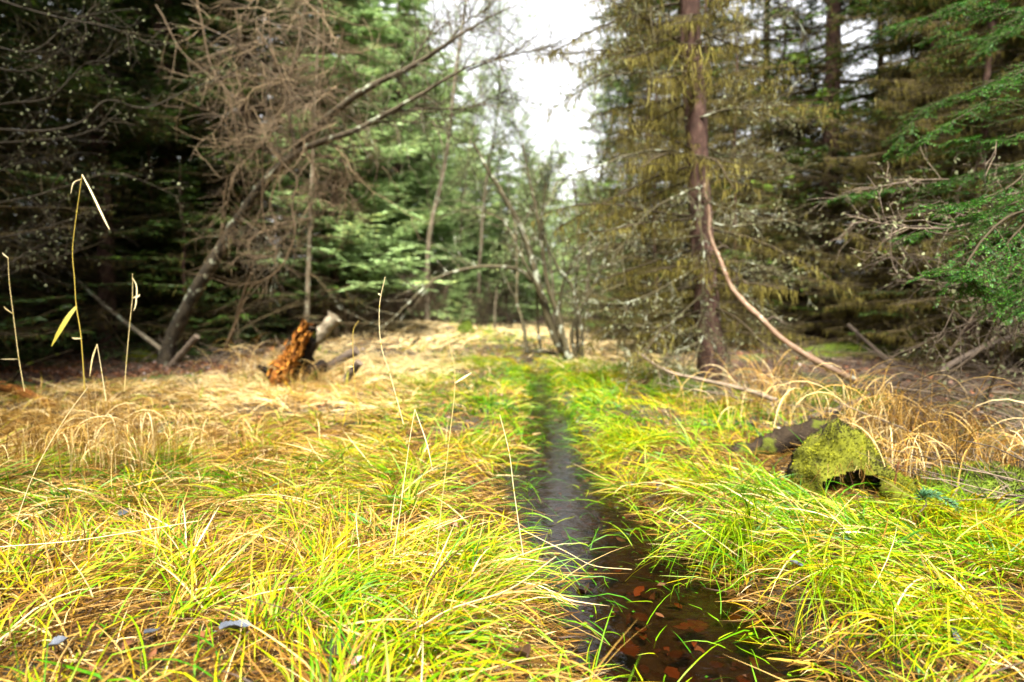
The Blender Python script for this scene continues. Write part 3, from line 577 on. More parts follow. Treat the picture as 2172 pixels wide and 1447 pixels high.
# tangle
root = empty('bare_shrub', gnd(560, 7.6)); tag(root, 'tangle of reddish bare stems hanging in loops over the leaning trunk', 'shrub')
g = Geo(); T_ = 7.1
for pts, r in [([(560, 290), (600, 345), (628, 380), (620, 440), (626, 500), (600, 570), (560, 600), (530, 620), (505, 690), (485, 735)], .014), ([(520, 220), (530, 260), (560, 290), (530, 330), (490, 370), (478, 440), (465, 520)], .012), ([(480, 190), (500, 260), (510, 320), (525, 410)], .012),
               ([(415, -20), (440, 110), (465, 175), (485, 200), (520, 220)], .014), ([(330, 10), (380, 100), (430, 150), (480, 190)], .012), ([(560, 290), (555, 400), (560, 480), (585, 540), (560, 545), (530, 545), (500, 530)], .010), ([(600, 345), (575, 430), (590, 480), (545, 500), (535, 540), (580, 545)], .010),
               ([(545, 60), (590, 140), (600, 220), (560, 290)], .011), ([(640, 100), (610, 180), (590, 260), (600, 345)], .011), ([(628, 380), (660, 340), (672, 400), (685, 440)], .009), ([(660, 320), (668, 400), (662, 490)], .008), ([(700, 330), (735, 400), (745, 445)], .007),
               ([(480, 370), (470, 440), (462, 510)], .009), ([(650, 290), (700, 360), (690, 420)], .007), ([(620, 200), (680, 240), (720, 300), (730, 380)], .008), ([(560, 50), (640, 60), (720, 110), (760, 160)], .010), ([(470, 150), (570, 180), (680, 200), (800, 300)], .009),
               ([(400, 40), (500, 90), (600, 170), (680, 250)], .009), ([(680, -20), (690, 100), (680, 250)], .010), ([(500, 20), (510, 130), (490, 200)], .010), ([(570, 20), (580, 120), (620, 200), (640, 290)], .010), ([(730, 60), (700, 160), (640, 230)], .009)]:
    k = len(pts); dd_ = rg.uniform(-.3, .3)
    limb(g, [at(a, b, T_ + dd_ + .06 * math.sin(i_)) for i_, (a, b) in enumerate(pts)], r * .85, r * .35, rg, 6, tw=18, twl=.45, sub=5, grav=.08, T=.5, twr=.0035, wob=.010)
B0 = np.array([at(rg.uniform(480, 760), rg.uniform(-40, 330), T_ + rg.uniform(-.5, .6)) for _ in range(90)])
PW = walk(B0, np.stack([rg.standard_normal(90) * .7, rg.standard_normal(90) * .4, -rg.random(90) * 1.2 + .2], -1), rg.uniform(.5, 1.3, 90), 10, rg, .22, .08)
g.tubes(PW, np.linspace(.0045, .0015, 10)[None].repeat(90, 0), 4, rg.uniform(.2, .9, 90))
B1, D1, _ = sprout(PW, 11, rg, (25, 70), flat=False); P1 = walk(B1, D1, rg.uniform(.06, .45, len(B1)), 5, rg, .15, .06); g.tubes(P1, np.linspace(.003, .0012, 5)[None].repeat(len(P1), 0), 3, rg.uniform(.3, .9, len(P1)))
local(g, root).obj('stems', M['redtwig'], root)

# thin trunks, left middle
for px, Y, r, lab, name, tops in [(604, 13.0, .13, 'pale grey conifer trunk rising behind the orange rotten stump', 'grey_conifer', [(590, 740), (602, 650), (607, 560), (612, 300), (608, 60), (606, -300), (600, -900)]),
                             (655, 10.8, .045, 'thin pale sapling stem just behind the white mottled log', 'sapling', [(648, 750), (652, 640), (656, 500), (664, 300), (672, 100), (676, -60)])]:
    root = empty(name, gnd(px, Y)); tag(root, lab, 'tree'); g = Geo()
    P = spline([at(a, b, Y) for a, b in tops], 6, rg, .005); s_ = (P[:, 2]).clip(0)
    g.tubes(P, r * (1 - s_ / (s_.max() * 1.25)) * (1 + .5 * np.exp(-s_ / .4)), 12, .6, rough=.05, rg=rg); local(g, root).obj('trunk', M['greybark'], root)
    g = Geo(); n = 46; t = rg.uniform(.12, .95, (1, n)); B, T = on_path(P[None], t); B = B[0]; az = rg.random(n) * 2 * PI
    PB = walk(B, np.stack([np.cos(az), np.sin(az), rg.uniform(-.3, .1, n)], -1), rg.uniform(.4, 1.6, n), 7, rg, .08, .08); g.tubes(PB, np.linspace(.010, .003, 7)[None].repeat(n, 0), 4, .6)
    B1, D1, _ = sprout(PB, 10, rg); P1 = walk(B1, D1, rg.uniform(.1, .45, len(B1)), 4, rg, .1, .1); g.tubes(P1, np.linspace(.004, .0015, 4)[None].repeat(len(P1), 0), 3, .6)
    local(g, root).obj('branches', M['twig'], root)

# bare twigs reaching in from the left edge
root = empty('bare_branches', at(-60, 420, 5.5)); root.location.z = 0.0; root.name = 'dead_sapling'
tag(root, 'dead sapling whose bare grey boughs reach in from the left behind the tallest reed stem', 'tree'); g = Geo()
limb(g, [gnd(-120, 5.6), at(-115, 300, 5.6), at(-100, -100, 5.6), at(-90, -500, 5.6)], .05, .03, rg, 8, 0)
local(g, root).obj('trunk', M['greybark'], root)
g = Geo(); lg = Geo()
for pts in [[(-110, 230), (20, 220), (110, 205), (180, 135), (230, 130)], [(-110, 260), (60, 280), (160, 262), (220, 210), (300, 225), (400, 180), (480, 150), (570, 85)], [(-110, 310), (40, 300), (170, 285), (260, 238)], [(-110, 380), (0, 362), (50, 345), (150, 332)],
            [(-115, 520), (20, 500), (100, 480), (200, 440)], [(-115, 600), (0, 585), (60, 565), (150, 535), (175, 518)], [(-110, 640), (20, 560), (80, 525), (130, 505)], [(-110, 60), (60, 110), (160, 40), (260, 20)], [(-110, -40), (100, 30), (240, 60), (330, 100)], [(-110, 120), (50, 150), (140, 100)], [(-110, 450), (60, 420), (130, 400), (250, 370), (380, 420)]]:
    limb(g, [at(a, b, 5.6 + .12 * k) for k, (a, b) in enumerate(pts)], .011, .003, rg, 6, 20, .32, 4, .05, .15, lg, .05, wob=.006)
local(g, root).obj('branches', M['twig'], root); local(lg, root).obj('lichen', M['lichen'], root, smooth=False)

def pole(name, lab, cat, pts, r0, r1, mat, T=.5, seed=1, tw=0, twl=.2, part='log', cap=True, sides=10, lich=0, grp=None, rough=.06, wob=.004, sub=2, twr=.004):
    rg_ = np.random.default_rng(seed); P3 = [at(*p_) if len(p_) == 3 and p_[0] > 0 or len(p_) == 3 else p_ for p_ in pts]
    g_ = Geo(); lg_ = Geo()
    limb(g_, P3, r0, r1, rg_, sides, tw, twl, sub, .04, T, lg_ if lich else None, lich, wob, rough, cap, twr)
    root_ = empty(name, P3[0]); tag(root_, lab, cat, grp); local(g_, root_).obj(part, M[mat], root_)
    if lich: local(lg_, root_).obj('lichen', M['lichen'], root_, smooth=False)
    return root_
pole('fallen_pole', 'thin grey pole leaning down to the foot of the mossy leaning trunk', 'fallen branch', [(110, 540, 9.5), (180, 610, 9.2), (260, 680, 8.9), (345, 745, 8.6)], .022, .03, 'greybark', .7, 2, 10, .3)
pole('snag', 'slender dark snag propped beneath the tangled hanging stems', 'dead tree', [(478, 742, 8.2), (497, 690, 8.1), (512, 640, 8.0), (535, 580, 7.9)], .026, .016, 'redtwig', .3, 3, 5, .2)
pole('mossy_log', 'long dark mossy log lying on the needle floor at the edge of the left woods', 'log', [(-150, 752, 10.2), (60, 748, 10.6), (170, 735, 10.8), (300, 724, 11.2)], .13, .08, 'stone_moss', .45, 4, 0, sides=14, rough=.12)
pole('log', 'short broken log lying right of the leaning trunk foot', 'log', [(362, 778, 8.2), (390, 745, 8.1), (420, 712, 8.0)], .045, .035, 'deadwood', .6, 5)
pole('log', 'flat dark log on the reddish needle floor behind the leaning trunk', 'log', [(420, 742, 9.5), (500, 748, 9.3), (560, 746, 9.2)], .04, .04, 'deadwood', .2, 6)
pole('log', 'rust coloured log end poking in at the left edge above the foreground grass', 'log', [(-60, 805, 6.0), (40, 828, 5.8), (115, 862, 5.5)], .045, .04, 'rotten', .25, 7)
pole('branch', 'dark curved branch on the ground at far left below the mossy log', 'fallen branch', [(20, 815, 6.8), (50, 780, 6.9), (100, 760, 7.2), (155, 742, 7.4)], .02, .012, 'blackwood', .6, 8)
pole('mottled_log', 'white mottled log leaning up behind the orange rotten stump', 'log', [(632, 800, 7.2), (650, 752, 7.2), (672, 720, 7.15), (712, 672, 7.1)], .062, .070, 'greybark', .75, 9, 5, .08, sides=14, rough=.15)
pole('grey_log', 'upper of two short dark sawn logs leaning in the straw grass', 'log', [(672, 790, 7.3), (700, 775, 7.3), (758, 742, 7.2)], .045, .048, 'deadwood', .45, 10, sides=12)
pole('grey_log', 'lower of two short dark sawn logs leaning in the straw grass', 'log', [(728, 812, 7.0), (742, 795, 7.0), (763, 768, 6.95)], .038, .042, 'deadwood', .25, 11, sides=12)
pole('stake', 'short black broken stake sticking out of the straw grass', 'stake', [(855, 752, 11), (872, 735, 11), (890, 714, 11)], .03, .018, 'blackwood', .4, 12)
pole('black_log', 'wet black log lying in the grass behind the moss covered stump', 'log', [(1520, 985, 3.75), (1600, 955, 3.7), (1680, 930, 3.65), (1775, 905, 3.6)], .050, .072, 'blackwood', .5, 13, 9, .10, sides=14, rough=.16)
pole('bough', 'thin fallen bough slanting across the foot of the reddish spruce', 'fallen branch', [(1350, 745, 6.0), (1410, 785, 5.7), (1480, 805, 5.4), (1580, 828, 5.0), (1650, 850, 4.7)], .010, .018, 'deadwood', .85, 14, 14, .3)
for k, (pts, lab) in enumerate([([(1800, 690, 8.5), (1850, 735, 8.0), (1900, 775, 7.5)], 'slanting brown stick in front of the second spruce'),
    ([(1690, 735, 12), (1850, 722, 12), (2000, 728, 12), (2200, 730, 12)], 'pale lichened log lying across the floor of the right-hand woods'),
    ([(1780, 760, 9), (1950, 752, 9), (2200, 742, 9)], 'dark log lying low behind the dry arching grass at the right'),
    ([(1990, 790, 5.4), (2060, 750, 5.6), (2180, 700, 5.9)], 'reddish bough sloping up to the right edge above the dry grass'),
    ([(1700, 890, 4.6), (1780, 868, 4.6), (1850, 835, 4.8), (1920, 800, 5)], 'dark bough on the ground between the black log and the dry grass')]):
    pole('fallen_bough', lab, 'fallen branch', pts, [.025, .07, .08, .028, .022][k], [.02, .06, .08, .02, .015][k], ['deadwood', 'greybark', 'blackwood', 'deadwood', 'deadwood'][k], [.4, .7, .3, .35, .3][k], 20 + k, [6, 8, 10, 10, 8][k], .3)
for k, (pts, r) in enumerate([([(1975, 810, 4.6), (2020, 740, 4.5), (2070, 660, 4.4), (2120, 600, 4.3)], .009), ([(1985, 815, 4.4), (2070, 750, 4.2), (2140, 690, 4.1), (2200, 640, 4)], .010), ([(2080, 870, 3.8), (2110, 800, 3.7), (2130, 740, 3.6), (2172, 690, 3.5)], .009), ([(1890, 822, 4.6), (2000, 838, 4.4), (2100, 868, 4.2), (2200, 905, 4)], .012), ([(2000, 850, 4), (2060, 930, 3.7), (2150, 970, 3.6)], .006), ([(1900, 800, 5), (1990, 812, 4.7), (2080, 850, 4.5), (2160, 850, 4.3)], .008)]):
    pole('dead_bough', ['steep bare bough rising from the dry grass toward the right edge', 'flatter bare bough rising beside the steep one at the right edge', 'lichened bough bending up at the right edge', 'long dead bough lying over the dry grass clump', 'thin curved bough hanging in front of the dry grass clump', 'dead twiggy bough tangled in the top of the dry grass'][k], 'fallen branch', pts, r, r * .5, 'deadwood', .65, 40 + k, 16, .26, sub=3, lich=.5, sides=6, twr=.003)
for k, (pts, r, lab) in enumerate([([(1818, 1080, 2.75), (1850, 1130, 2.55), (1870, 1165, 2.45), (1905, 1185, 2.4)], .004, 'crooked black twig lying below the moss covered stump'), ([(1950, 1172, 2.42), (2050, 1164, 2.42), (2120, 1152, 2.45), (2200, 1148, 2.45)], .0035, 'long black twig reaching in from the right edge over the grass'), ([(1890, 1090, 2.8), (1895, 1030, 2.8), (1905, 980, 2.8)], .006, 'scaly upright red brown twig beside the moss covered stump'),
                          ([(2060, 1125, 2.65), (2110, 1090, 2.7), (2200, 1060, 2.75)], .005, 'lichen crusted twig lying right of the blue green spruce tip')]):
    pole('twig', lab, 'twig', pts, r, r * .6, ['blackwood', 'blackwood', 'leaf', 'deadwood'][k], [.3, .3, .55, .7][k], 60 + k, 6, .06, sides=6, lich=3 if k == 3 else 0, twr=.0018)

# rotten orange stump
rg = np.random.default_rng(120)
root = empty('rotten_stump', gnd(600, 6.7)); tag(root, 'broken dark stump with crumbling orange rotten wood exposed on its face', 'stump')
g = Geo(); limb(g, [at(a, b, 6.85) for a, b in [(608, 845), (618, 800), (636, 750), (655, 690)]], .17, .075, rg, 14, 0, T=.15, rough=.13, cap=True)
limb(g, [at(a, b, 6.8) for a, b in [(640, 840), (660, 790), (690, 770)]], .09, .05, rg, 10, 0, T=.2, rough=.15, cap=True)
limb(g, [at(a, b, 6.9) for a, b in [(600, 830), (570, 790), (545, 775)]], .06, .02, rg, 8, 0, T=.2, rough=.2)
limb(g, [at(a, b, 6.85) for a, b in [(625, 830), (650, 760), (665, 700)]], .07, .03, rg, 8, 0, T=.3, rough=.25)
local(g, root).obj('wood', M['blackwood'], root)
g = Geo(); Pc = spline([at(a, b, 6.70) for a, b in [(588, 822), (600, 790), (618, 752), (646, 706)]], 16)
g.tubes(Pc, np.interp(np.linspace(0, 1, len(Pc)), [0, .3, 1], [.07, .085, .045]) * (.7 + .6 * vn(np.arange(len(Pc)) * .35, np.zeros(len(Pc)), 8)), 26, .38, rough=.25, rg=rg)
n = 260; t = rg.random(n)
cx = 588 + 60 * t ** 1.1 + rg.standard_normal(n) * (10 - 4 * t); cy = 812 - 118 * t + rg.standard_normal(n) * 9
for i in range(n):
    c0 = at(cx[i], cy[i], 6.64 + .05 * rg.standard_normal()); ax = nrm(np.array([.33, .1, .62]) + .16 * rg.standard_normal(3)); sx = nrm(np.cross(ax, [0, 1, 0])); ll, w_ = rg.uniform(.008, .05) , rg.uniform(.003, .010); a = np.array([-ax * ll - sx * w_, -ax * ll * .7 + sx * w_, ax * ll * rg.uniform(.6, 1.2) + sx * w_ * .6, ax * ll - sx * w_ * .8])
    dd_ = rg.standard_normal(3) * .012
    V = np.concatenate([c0 + a, c0 + a * .9 + np.array([0, .07, 0]) + dd_]); g.add(V, [[0, 1, 2, 3], [4, 5, 6, 7], [0, 1, 5, 4], [1, 2, 6, 5], [2, 3, 7, 6], [3, 0, 4, 7]], rg.uniform(.2, .9))
local(g, root).obj('rotten_core', M['rotten'], root, smooth=False)

# moss covered stump with the hollow
rg = np.random.default_rng(121)
root = empty('mossy_stump', gnd(1810, 2.95)); tag(root, 'hollow moss covered stump hunched over a dark opening beside the wet black log', 'stump')
gw, gm = Geo(), Geo()
gk = Geo(); sc0 = at(1792, 1062, 3.08); nth, nph = 90, 34
TH, PH = np.meshgrid(np.linspace(0, 2 * PI, nth, endpoint=False), np.linspace(.02, 2.0, nph))
def hump(TH, PH):
    c_, s2, u_ = np.cos(TH) * np.sin(PH), np.sin(TH) * np.sin(PH), np.cos(PH)
    rr = 1 + .30 * (fbm(TH * 1.6 + 3, PH * 2.6, 61, 3) - .5) + .16 * (fbm(c_ * 9 + 20, u_ * 9 + s2 * 5, 62, 3) - .5)
    rr = rr * (1 + .12 * np.exp(-((c_ + .12) / .22) ** 2 - ((u_ - .95) / .3) ** 2))
    X = c_ * .235 * rr * (1 + .10 * u_) - .02 * u_; return np.stack([X, s2 * .24 * rr, u_ * .315 * rr * (1 - .25 * np.clip(c_, 0, 1) * u_)], -1)
def opening(TH, PH):
    c_, s2, u_ = np.cos(TH) * np.sin(PH), np.sin(TH) * np.sin(PH), np.cos(PH); e = .22 * (fbm(c_ * 7 + 5, u_ * 7, 63, 3) - .5)
    return (s2 < -.25) & (((c_ + .14) / .66) ** 2 + ((u_ - .04) / .58) ** 2 + e < 1.0)
HP = hump(TH, PH); kq = np.arange(nph - 1)[:, None] * nth + np.arange(nth)[None]; k2 = np.arange(nph - 1)[:, None] * nth + (np.arange(nth)[None] + 1) % nth
op = opening(TH, PH)[:-1]; quad = np.stack([kq, k2, k2 + nth, kq + nth], -1); gk.add(HP + sc0, quad[~op], .42)
gw.add(HP * np.array([.86, .86, .88]) + sc0, quad[~op], .12); gw.add(HP * np.array([.95, .6, .9]) + sc0 + [0, .10, 0], quad, .1)
n = 30000; th = rg.random(n) * 2 * PI; ph = rg.random(n) ** .7 * 1.9 + .02; kk = ~opening(th, ph) & ((th > PI) | (rg.random(n) < .3)); th, ph = th[kk], ph[kk]; n = len(th)
B = hump(th, ph) + sc0; Nn = nrm((B - sc0) / np.array([.05, .058, .065])); D = nrm(Nn + .6 * rg.standard_normal((n, 3)) - [0, 0, .15])
dark = .50 * sstep(.36, .60, fbm(B[:, 0] * 16, B[:, 2] * 16, 9, 2))
gm.rhombi(B - Nn * .003, D, nrm(np.cross(D, rg.standard_normal((n, 3)))), rg.uniform(.005, .016, n), rg.uniform(.0012, .003, n), np.clip(.56 - dark + .2 * rg.standard_normal(n), 0, 1))
rootp = spline([at(1895, 1030, 2.85), at(1930, 1075, 2.78), at(1990, 1095, 2.7), at(2060, 1118, 2.62), at(2100, 1130, 2.6)], 7)
Rr = np.linspace(.075, .03, len(rootp)); gk.tubes(rootp, Rr, 10, .35, rough=.1, rg=rg)
n = 6500; t = rg.random((1, n)); B, T = on_path(rootp[None], t); B, T = B[0], T[0]; Rn = np.interp(t[0], np.linspace(0, 1, len(rootp)), Rr)
U = nrm(np.cross(np.cross(T, [0, 0, 1.0]), T)); S = np.cross(T, U); th = rg.uniform(-.2, PI + .2, n); Nn = U * np.sin(th)[:, None] + S * np.cos(th)[:, None]; D = nrm(Nn + .5 * rg.standard_normal((n, 3)))
gm.rhombi(B + Nn * Rn[:, None] * .9, D, nrm(np.cross(D, rg.standard_normal((n, 3)))), rg.uniform(.005, .016, n), .002, np.clip(.5 + .25 * rg.standard_normal(n), 0, 1))
local(gw, root).obj('wood', M['blackwood'], root); local(gk, root).obj('mossy_hood', M['moss'], root); local(gm, root).obj('moss', M['moss'], root, smooth=False)
gh = Geo(); n = 22; B = np.array([at(rg.uniform(1730, 1850), rg.uniform(975, 1000), 2.86) for _ in range(n)])
Pw = walk(B, np.stack([.3 * rg.standard_normal(n), -.2 * rg.random(n), -np.ones(n)], -1), rg.uniform(.03, .14, n), 5, rg, .2, .1); gh.tubes(Pw, np.linspace(.0012, .0005, 5)[None].repeat(n, 0), 3, rg.uniform(.2, .9, n)); local(gh, root).obj('hanging_rootlets', M['dry'], root)

# blue green spruce tip
def needles(G, P, r, per, nl, rg_, tint=.5, tv=.15, lift=.35, rows=None):
    t = rg_.random((len(P), per)); B, T = on_path(P, t); B = B.reshape(-1, 3); T = T.reshape(-1, 3); n = len(B)
    a = rg_.random(n) * 2 * PI; U = nrm(np.cross(T, [0, 0, 1.0])); V_ = np.cross(U, T); S = U * np.cos(a)[:, None] + V_ * (np.sin(a) * .75)[:, None]
    D = nrm(T * .75 + S); tt = t.reshape(-1)
    G.rhombi(B, D, nrm(np.cross(D, V_ + .2 * rg_.standard_normal(V_.shape))), nl * rg_.uniform(.75, 1.15, n) * (1 - .45 * tt), nl * .08, np.clip(tint + tv * rg_.standard_normal(n) + .3 * (tt - .5), 0, 1))
rg = np.random.default_rng(122); root = empty('spruce_tip', at(2040, 1075, 2.5)); tag(root, 'fallen blue green spruce tip lying on the mossy root at the right', 'twig')
gs, gn = Geo(), Geo(); Ps = [spline([at(*p_) for p_ in q], 6) for q in ([(1945, 1095, 2.5), (1965, 1068, 2.5), (1955, 1050, 2.5), (1985, 1050, 2.5), (2035, 1078, 2.45)], [(1965, 1065, 2.5), (1950, 1048, 2.52)])]
for P in Ps[:1]:
    gs.tubes(P, np.linspace(.003, .0015, len(P)), 5, .4); needles(gn, P[None, 8:], .003, 300, .038, rg, .5, .25)
local(gs, root).obj('stem', M['deadwood'], root); local(gn, root).obj('needles', M['bluespruce'], root, smooth=False)

# near spruce reaching in from the right edge
rg = np.random.default_rng(123)
root = empty('near_spruce', (3.9, 4.3, float(h(3.9, 4.3)))); tag(root, 'spruce just beyond the right edge reaching in with fresh bright green boughs', 'tree')
g = Geo(); limb(g, [(3.9, 4.3, -.1), (3.92, 4.32, 3), (3.95, 4.3, 7), (3.9, 4.3, 11)], .14, .03, rg, 12, 0); local(g, root).obj('trunk', M['bark'], root)
gb, gn = Geo(), Geo()
boughs = [[(2300, 210, 4.2), (2172, 235, 4.1), (2080, 205, 4.0), (1990, 250, 3.9), (1920, 290, 3.9)], [(2300, 150, 4.6), (2150, 150, 4.5), (2030, 190, 4.4), (1930, 230, 4.3), (1870, 300, 4.3)], [(2300, 260, 3.9), (2180, 270, 3.8), (2090, 300, 3.7), (2000, 300, 3.7)],
          [(2300, 330, 3.6), (2190, 340, 3.4), (2110, 400, 3.3), (2030, 430, 3.25), (1985, 432, 3.2)], [(2300, 390, 3.5), (2190, 400, 3.4), (2100, 440, 3.3), (2030, 460, 3.3)], [(2300, 400, 3.4), (2190, 430, 3.2), (2120, 500, 3.1), (2060, 570, 3.0), (1965, 565, 2.95)],
          [(2160, 440, 3.2), (2080, 480, 3.1), (2020, 560, 3.0), (2030, 600, 3.0), (2070, 612, 3.0)], [(2300, 430, 4.4), (2100, 420, 4.3), (1900, 400, 4.2), (1760, 415, 4.2)], [(2300, 60, 4.6), (2170, 40, 4.5), (2050, 80, 4.4), (1960, 70, 4.4)], [(2300, -40, 4.4), (2190, -10, 4.3), (2110, 60, 4.2), (2060, 110, 4.2)],
          [(2300, 480, 3.6), (2200, 500, 3.4), (2140, 560, 3.3), (2120, 620, 3.3)], [(2300, 540, 3.3), (2220, 560, 3.2), (2165, 600, 3.15), (2160, 650, 3.1)], [(2300, 480, 3.9), (2150, 490, 3.8), (2000, 475, 3.7), (1890, 500, 3.7)], [(2300, 300, 4.2), (2150, 340, 4.2), (2040, 370, 4.1), (1960, 390, 4.1)], [(2300, 120, 3.7), (2200, 120, 3.6), (2120, 170, 3.6), (2060, 190, 3.6)],
          [(2300, 20, 4.0), (2180, 30, 3.9), (2100, 20, 3.9), (2000, 10, 3.9)], [(2300, -60, 5), (2100, -30, 5), (1950, 30, 5), (1850, 60, 5)]]
for q in boughs:
    P = spline([at(p_[0] + 30, p_[1], p_[2]) for p_ in q], 7, rg, .006); gb.tubes(P, np.linspace(.008, .002, len(P)), 5, .5)
    B, D, t = sprout(P[None], 17, rg, (35, 60), t0=.2); L = .32 * (1.1 - .7 * t) * rg.uniform(.5, 1.1, len(B)); P1 = walk(B, D + np.array([0, 0, -.15]), L, 6, rg, .07, .09); gb.tubes(P1, np.linspace(.003, .0015, 6)[None].repeat(len(P1), 0), 3, .6)
    needles(gn, P1, 0, 90, .021, rg, .45)
    B, D, t = sprout(P1, 6, rg, (35, 55), t0=.1); L2 = np.repeat(L, 6) * .45 * rg.uniform(.5, 1.2, len(B)) + .02; P2 = walk(B, D, L2, 4, rg, .08, .08); gb.tubes(P2, np.linspace(.0018, .001, 4)[None].repeat(len(P2), 0), 3, .6)
    needles(gn, P2, 0, 36, .019, rg, .55); needles(gn, P[None, 14:], 0, 160, .02, rg, .6)
local(gb, root).obj('branches', M['twig'], root); local(gn, root).obj('needles', M['vivid'], root, smooth=False)
gb, lg = Geo(), Geo()
for q in [[(2300, 440, 3.7), (2150, 450, 3.6), (2050, 470, 3.5), (1950, 478, 3.5), (1850, 460, 3.5)], [(2300, 650, 3.8), (2100, 610, 3.7), (2000, 600, 3.7), (1880, 580, 3.7)], [(2300, 300, 4.4), (2100, 370, 4.3), (1950, 380, 4.2), (1830, 400, 4.2)], [(2300, 560, 3.5), (2180, 590, 3.4), (2100, 620, 3.4), (2020, 640, 3.4)], [(2300, 700, 3.8), (2150, 660, 3.7), (2050, 690, 3.6), (1980, 720, 3.6)], [(2300, 380, 5), (2000, 440, 4.8), (1800, 470, 4.8)], [(2300, 620, 4.6), (2050, 560, 4.5), (1850, 550, 4.5)]]:
    limb(gb, [at(*p_) for p_ in q], .010, .003, rg, 5, 22, .28, 4, .06, .6, lg, .8)
o_ = local(gb, root).obj('dead_branches', M['deadwood'], root); local(lg, root).obj('lichen', M['lichen'], o_, smooth=False)

# small pale sapling and the brown thicket
plant(protoP[1], 972, 16, .19, 'small pale green conifer sapling standing in the straw before the far trees', group=None)
def thicket(px, Y, wd, ht, n, lab, seed, mat='redtwig', T=.25):
    rg_ = np.random.default_rng(seed); root_ = empty('thicket', gnd(px, Y)); tag(root_, lab, 'shrub'); g_ = Geo()
    x0 = root_.location.x + rg_.standard_normal(n) * wd * .4; y0 = Y + rg_.standard_normal(n) * wd * .3; B = np.stack([x0, y0, h(x0, y0)], -1)
    P = walk(B, np.stack([rg_.standard_normal(n) * .4, rg_.standard_normal(n) * .3, np.ones(n)], -1), ht * rg_.uniform(.6, 1.2, n), 8, rg_, .14, .06); g_.tubes(P, np.linspace(.009, .003, 8)[None].repeat(n, 0), 4, T + .2 * rg_.standard_normal(n))
    B, D, t = sprout(P, 9, rg_, (25, 60), flat=False); P1 = walk(B, D, ht * .35 * rg_.uniform(.3, 1.2, len(B)), 5, rg_, .15, .03); g_.tubes(P1, np.linspace(.0045, .0018, 5)[None].repeat(len(P1), 0), 3, T + .2 * rg_.standard_normal(len(P1)))
    B, D, t = sprout(P1, 4, rg_, (25, 60), flat=False); m = len(B); g_.rhombi(B, D, nrm(np.cross(D, rg_.standard_normal((m, 3)))), ht * .16 * rg_.uniform(.3, 1.2, m), .004, T + .2 * rg_.standard_normal(m))
    local(g_, root_).obj('stems', M[mat], root_)
thicket(835, 16, 1.5, 1.35, 90, 'dark brown leafless thicket at the far left of the straw meadow', 201)
thicket(1010, 21, 1.8, 1.5, 80, 'brown bare brush beneath the far pale conifers', 202, 'twig')
thicket(1350, 17, 2.0, 1.2, 80, 'brown bare brush behind the straw patch right of the alder clump', 203, 'twig', .5)
thicket(720, 12, .9, .8, 40, 'small bare thicket beside the white mottled log', 204, 'redtwig', .4)
# dark tussock on the straw
def mound(name, px, Y, rx, ry, rz_, lab, mat, seed, cat='mound', n=24):
    rg_ = np.random.default_rng(seed); base_ = gnd(px, Y); th = np.linspace(0, 2 * PI, n, endpoint=False); ph = np.linspace(0, PI / 2 + .35, 10)
    TH, PH = np.meshgrid(th, ph); rr = 1 + .45 * (fbm(TH * 1.5 + seed, PH * 3, seed, 3) - .5)
    V = np.stack([np.cos(TH) * np.sin(PH) * rx * rr, np.sin(TH) * np.sin(PH) * ry * rr, np.cos(PH) * rz_ * rr], -1)
    g_ = Geo(); k = np.arange(9)[:, None] * n + np.arange(n)[None]; k2 = np.arange(9)[:, None] * n + (np.arange(n)[None] + 1) % n
    g_.add(V, np.stack([k, k2, k2 + n, k + n], -1), .45)
    root_ = empty(name, base_); tag(root_, lab, cat); g_.obj('mound', M['stone_moss'] if mat == 's' else M['moss'], root_)
    f = Geo(); m = 9000; a = rg_.random(m) * 2 * PI; b = rg_.random(m) * 1.5; N_ = np.stack([np.cos(a) * np.sin(b), np.sin(a) * np.sin(b), np.cos(b)], -1)
    rr = 1 + .45 * (fbm(a * 1.5 + seed, b * 3, seed, 3) - .5); B = N_ * np.array([rx, ry, rz_]) * rr[:, None] * .95; D = nrm(N_ + .6 * rg_.standard_normal((m, 3)))
    f.rhombi(B, D, nrm(np.cross(D, rg_.standard_normal((m, 3)))), rg_.uniform(.010, .030, m), .003, np.clip(.5 + .3 * rg_.standard_normal(m), 0, 1)); f.obj('moss', M['stone_moss'] if mat == 's' else M['moss'], root_, smooth=False)
mound('tussock', 988, 13, .16, .16, .22, 'round dark mossy tussock alone on the straw meadow', 's', 31, 'tussock')
mound('moss_mound', 1770, 5.3, .42, .35, .16, 'green moss mound under the lower end of the pinkish pole', 's', 32)
mound('moss_mound', 1830, 9, .8, .5, .14, 'low bright mossy hummock between dark logs in the right-hand woods', 's', 33)
mound('moss_mound', 298, 9.2, .22, .2, .18, 'small yellow green moss cushion left of the leaning trunk foot', 'm', 34)
mound('root_mound', 1470, 6.6, .42, .3, .14, 'mossy root mound at the foot of the reddish spruce', 's', 35)
mound('moss_mound', 2120, 3.0, .30, .3, .10, 'dark green moss patch right of the blue green spruce tip', 's', 36)

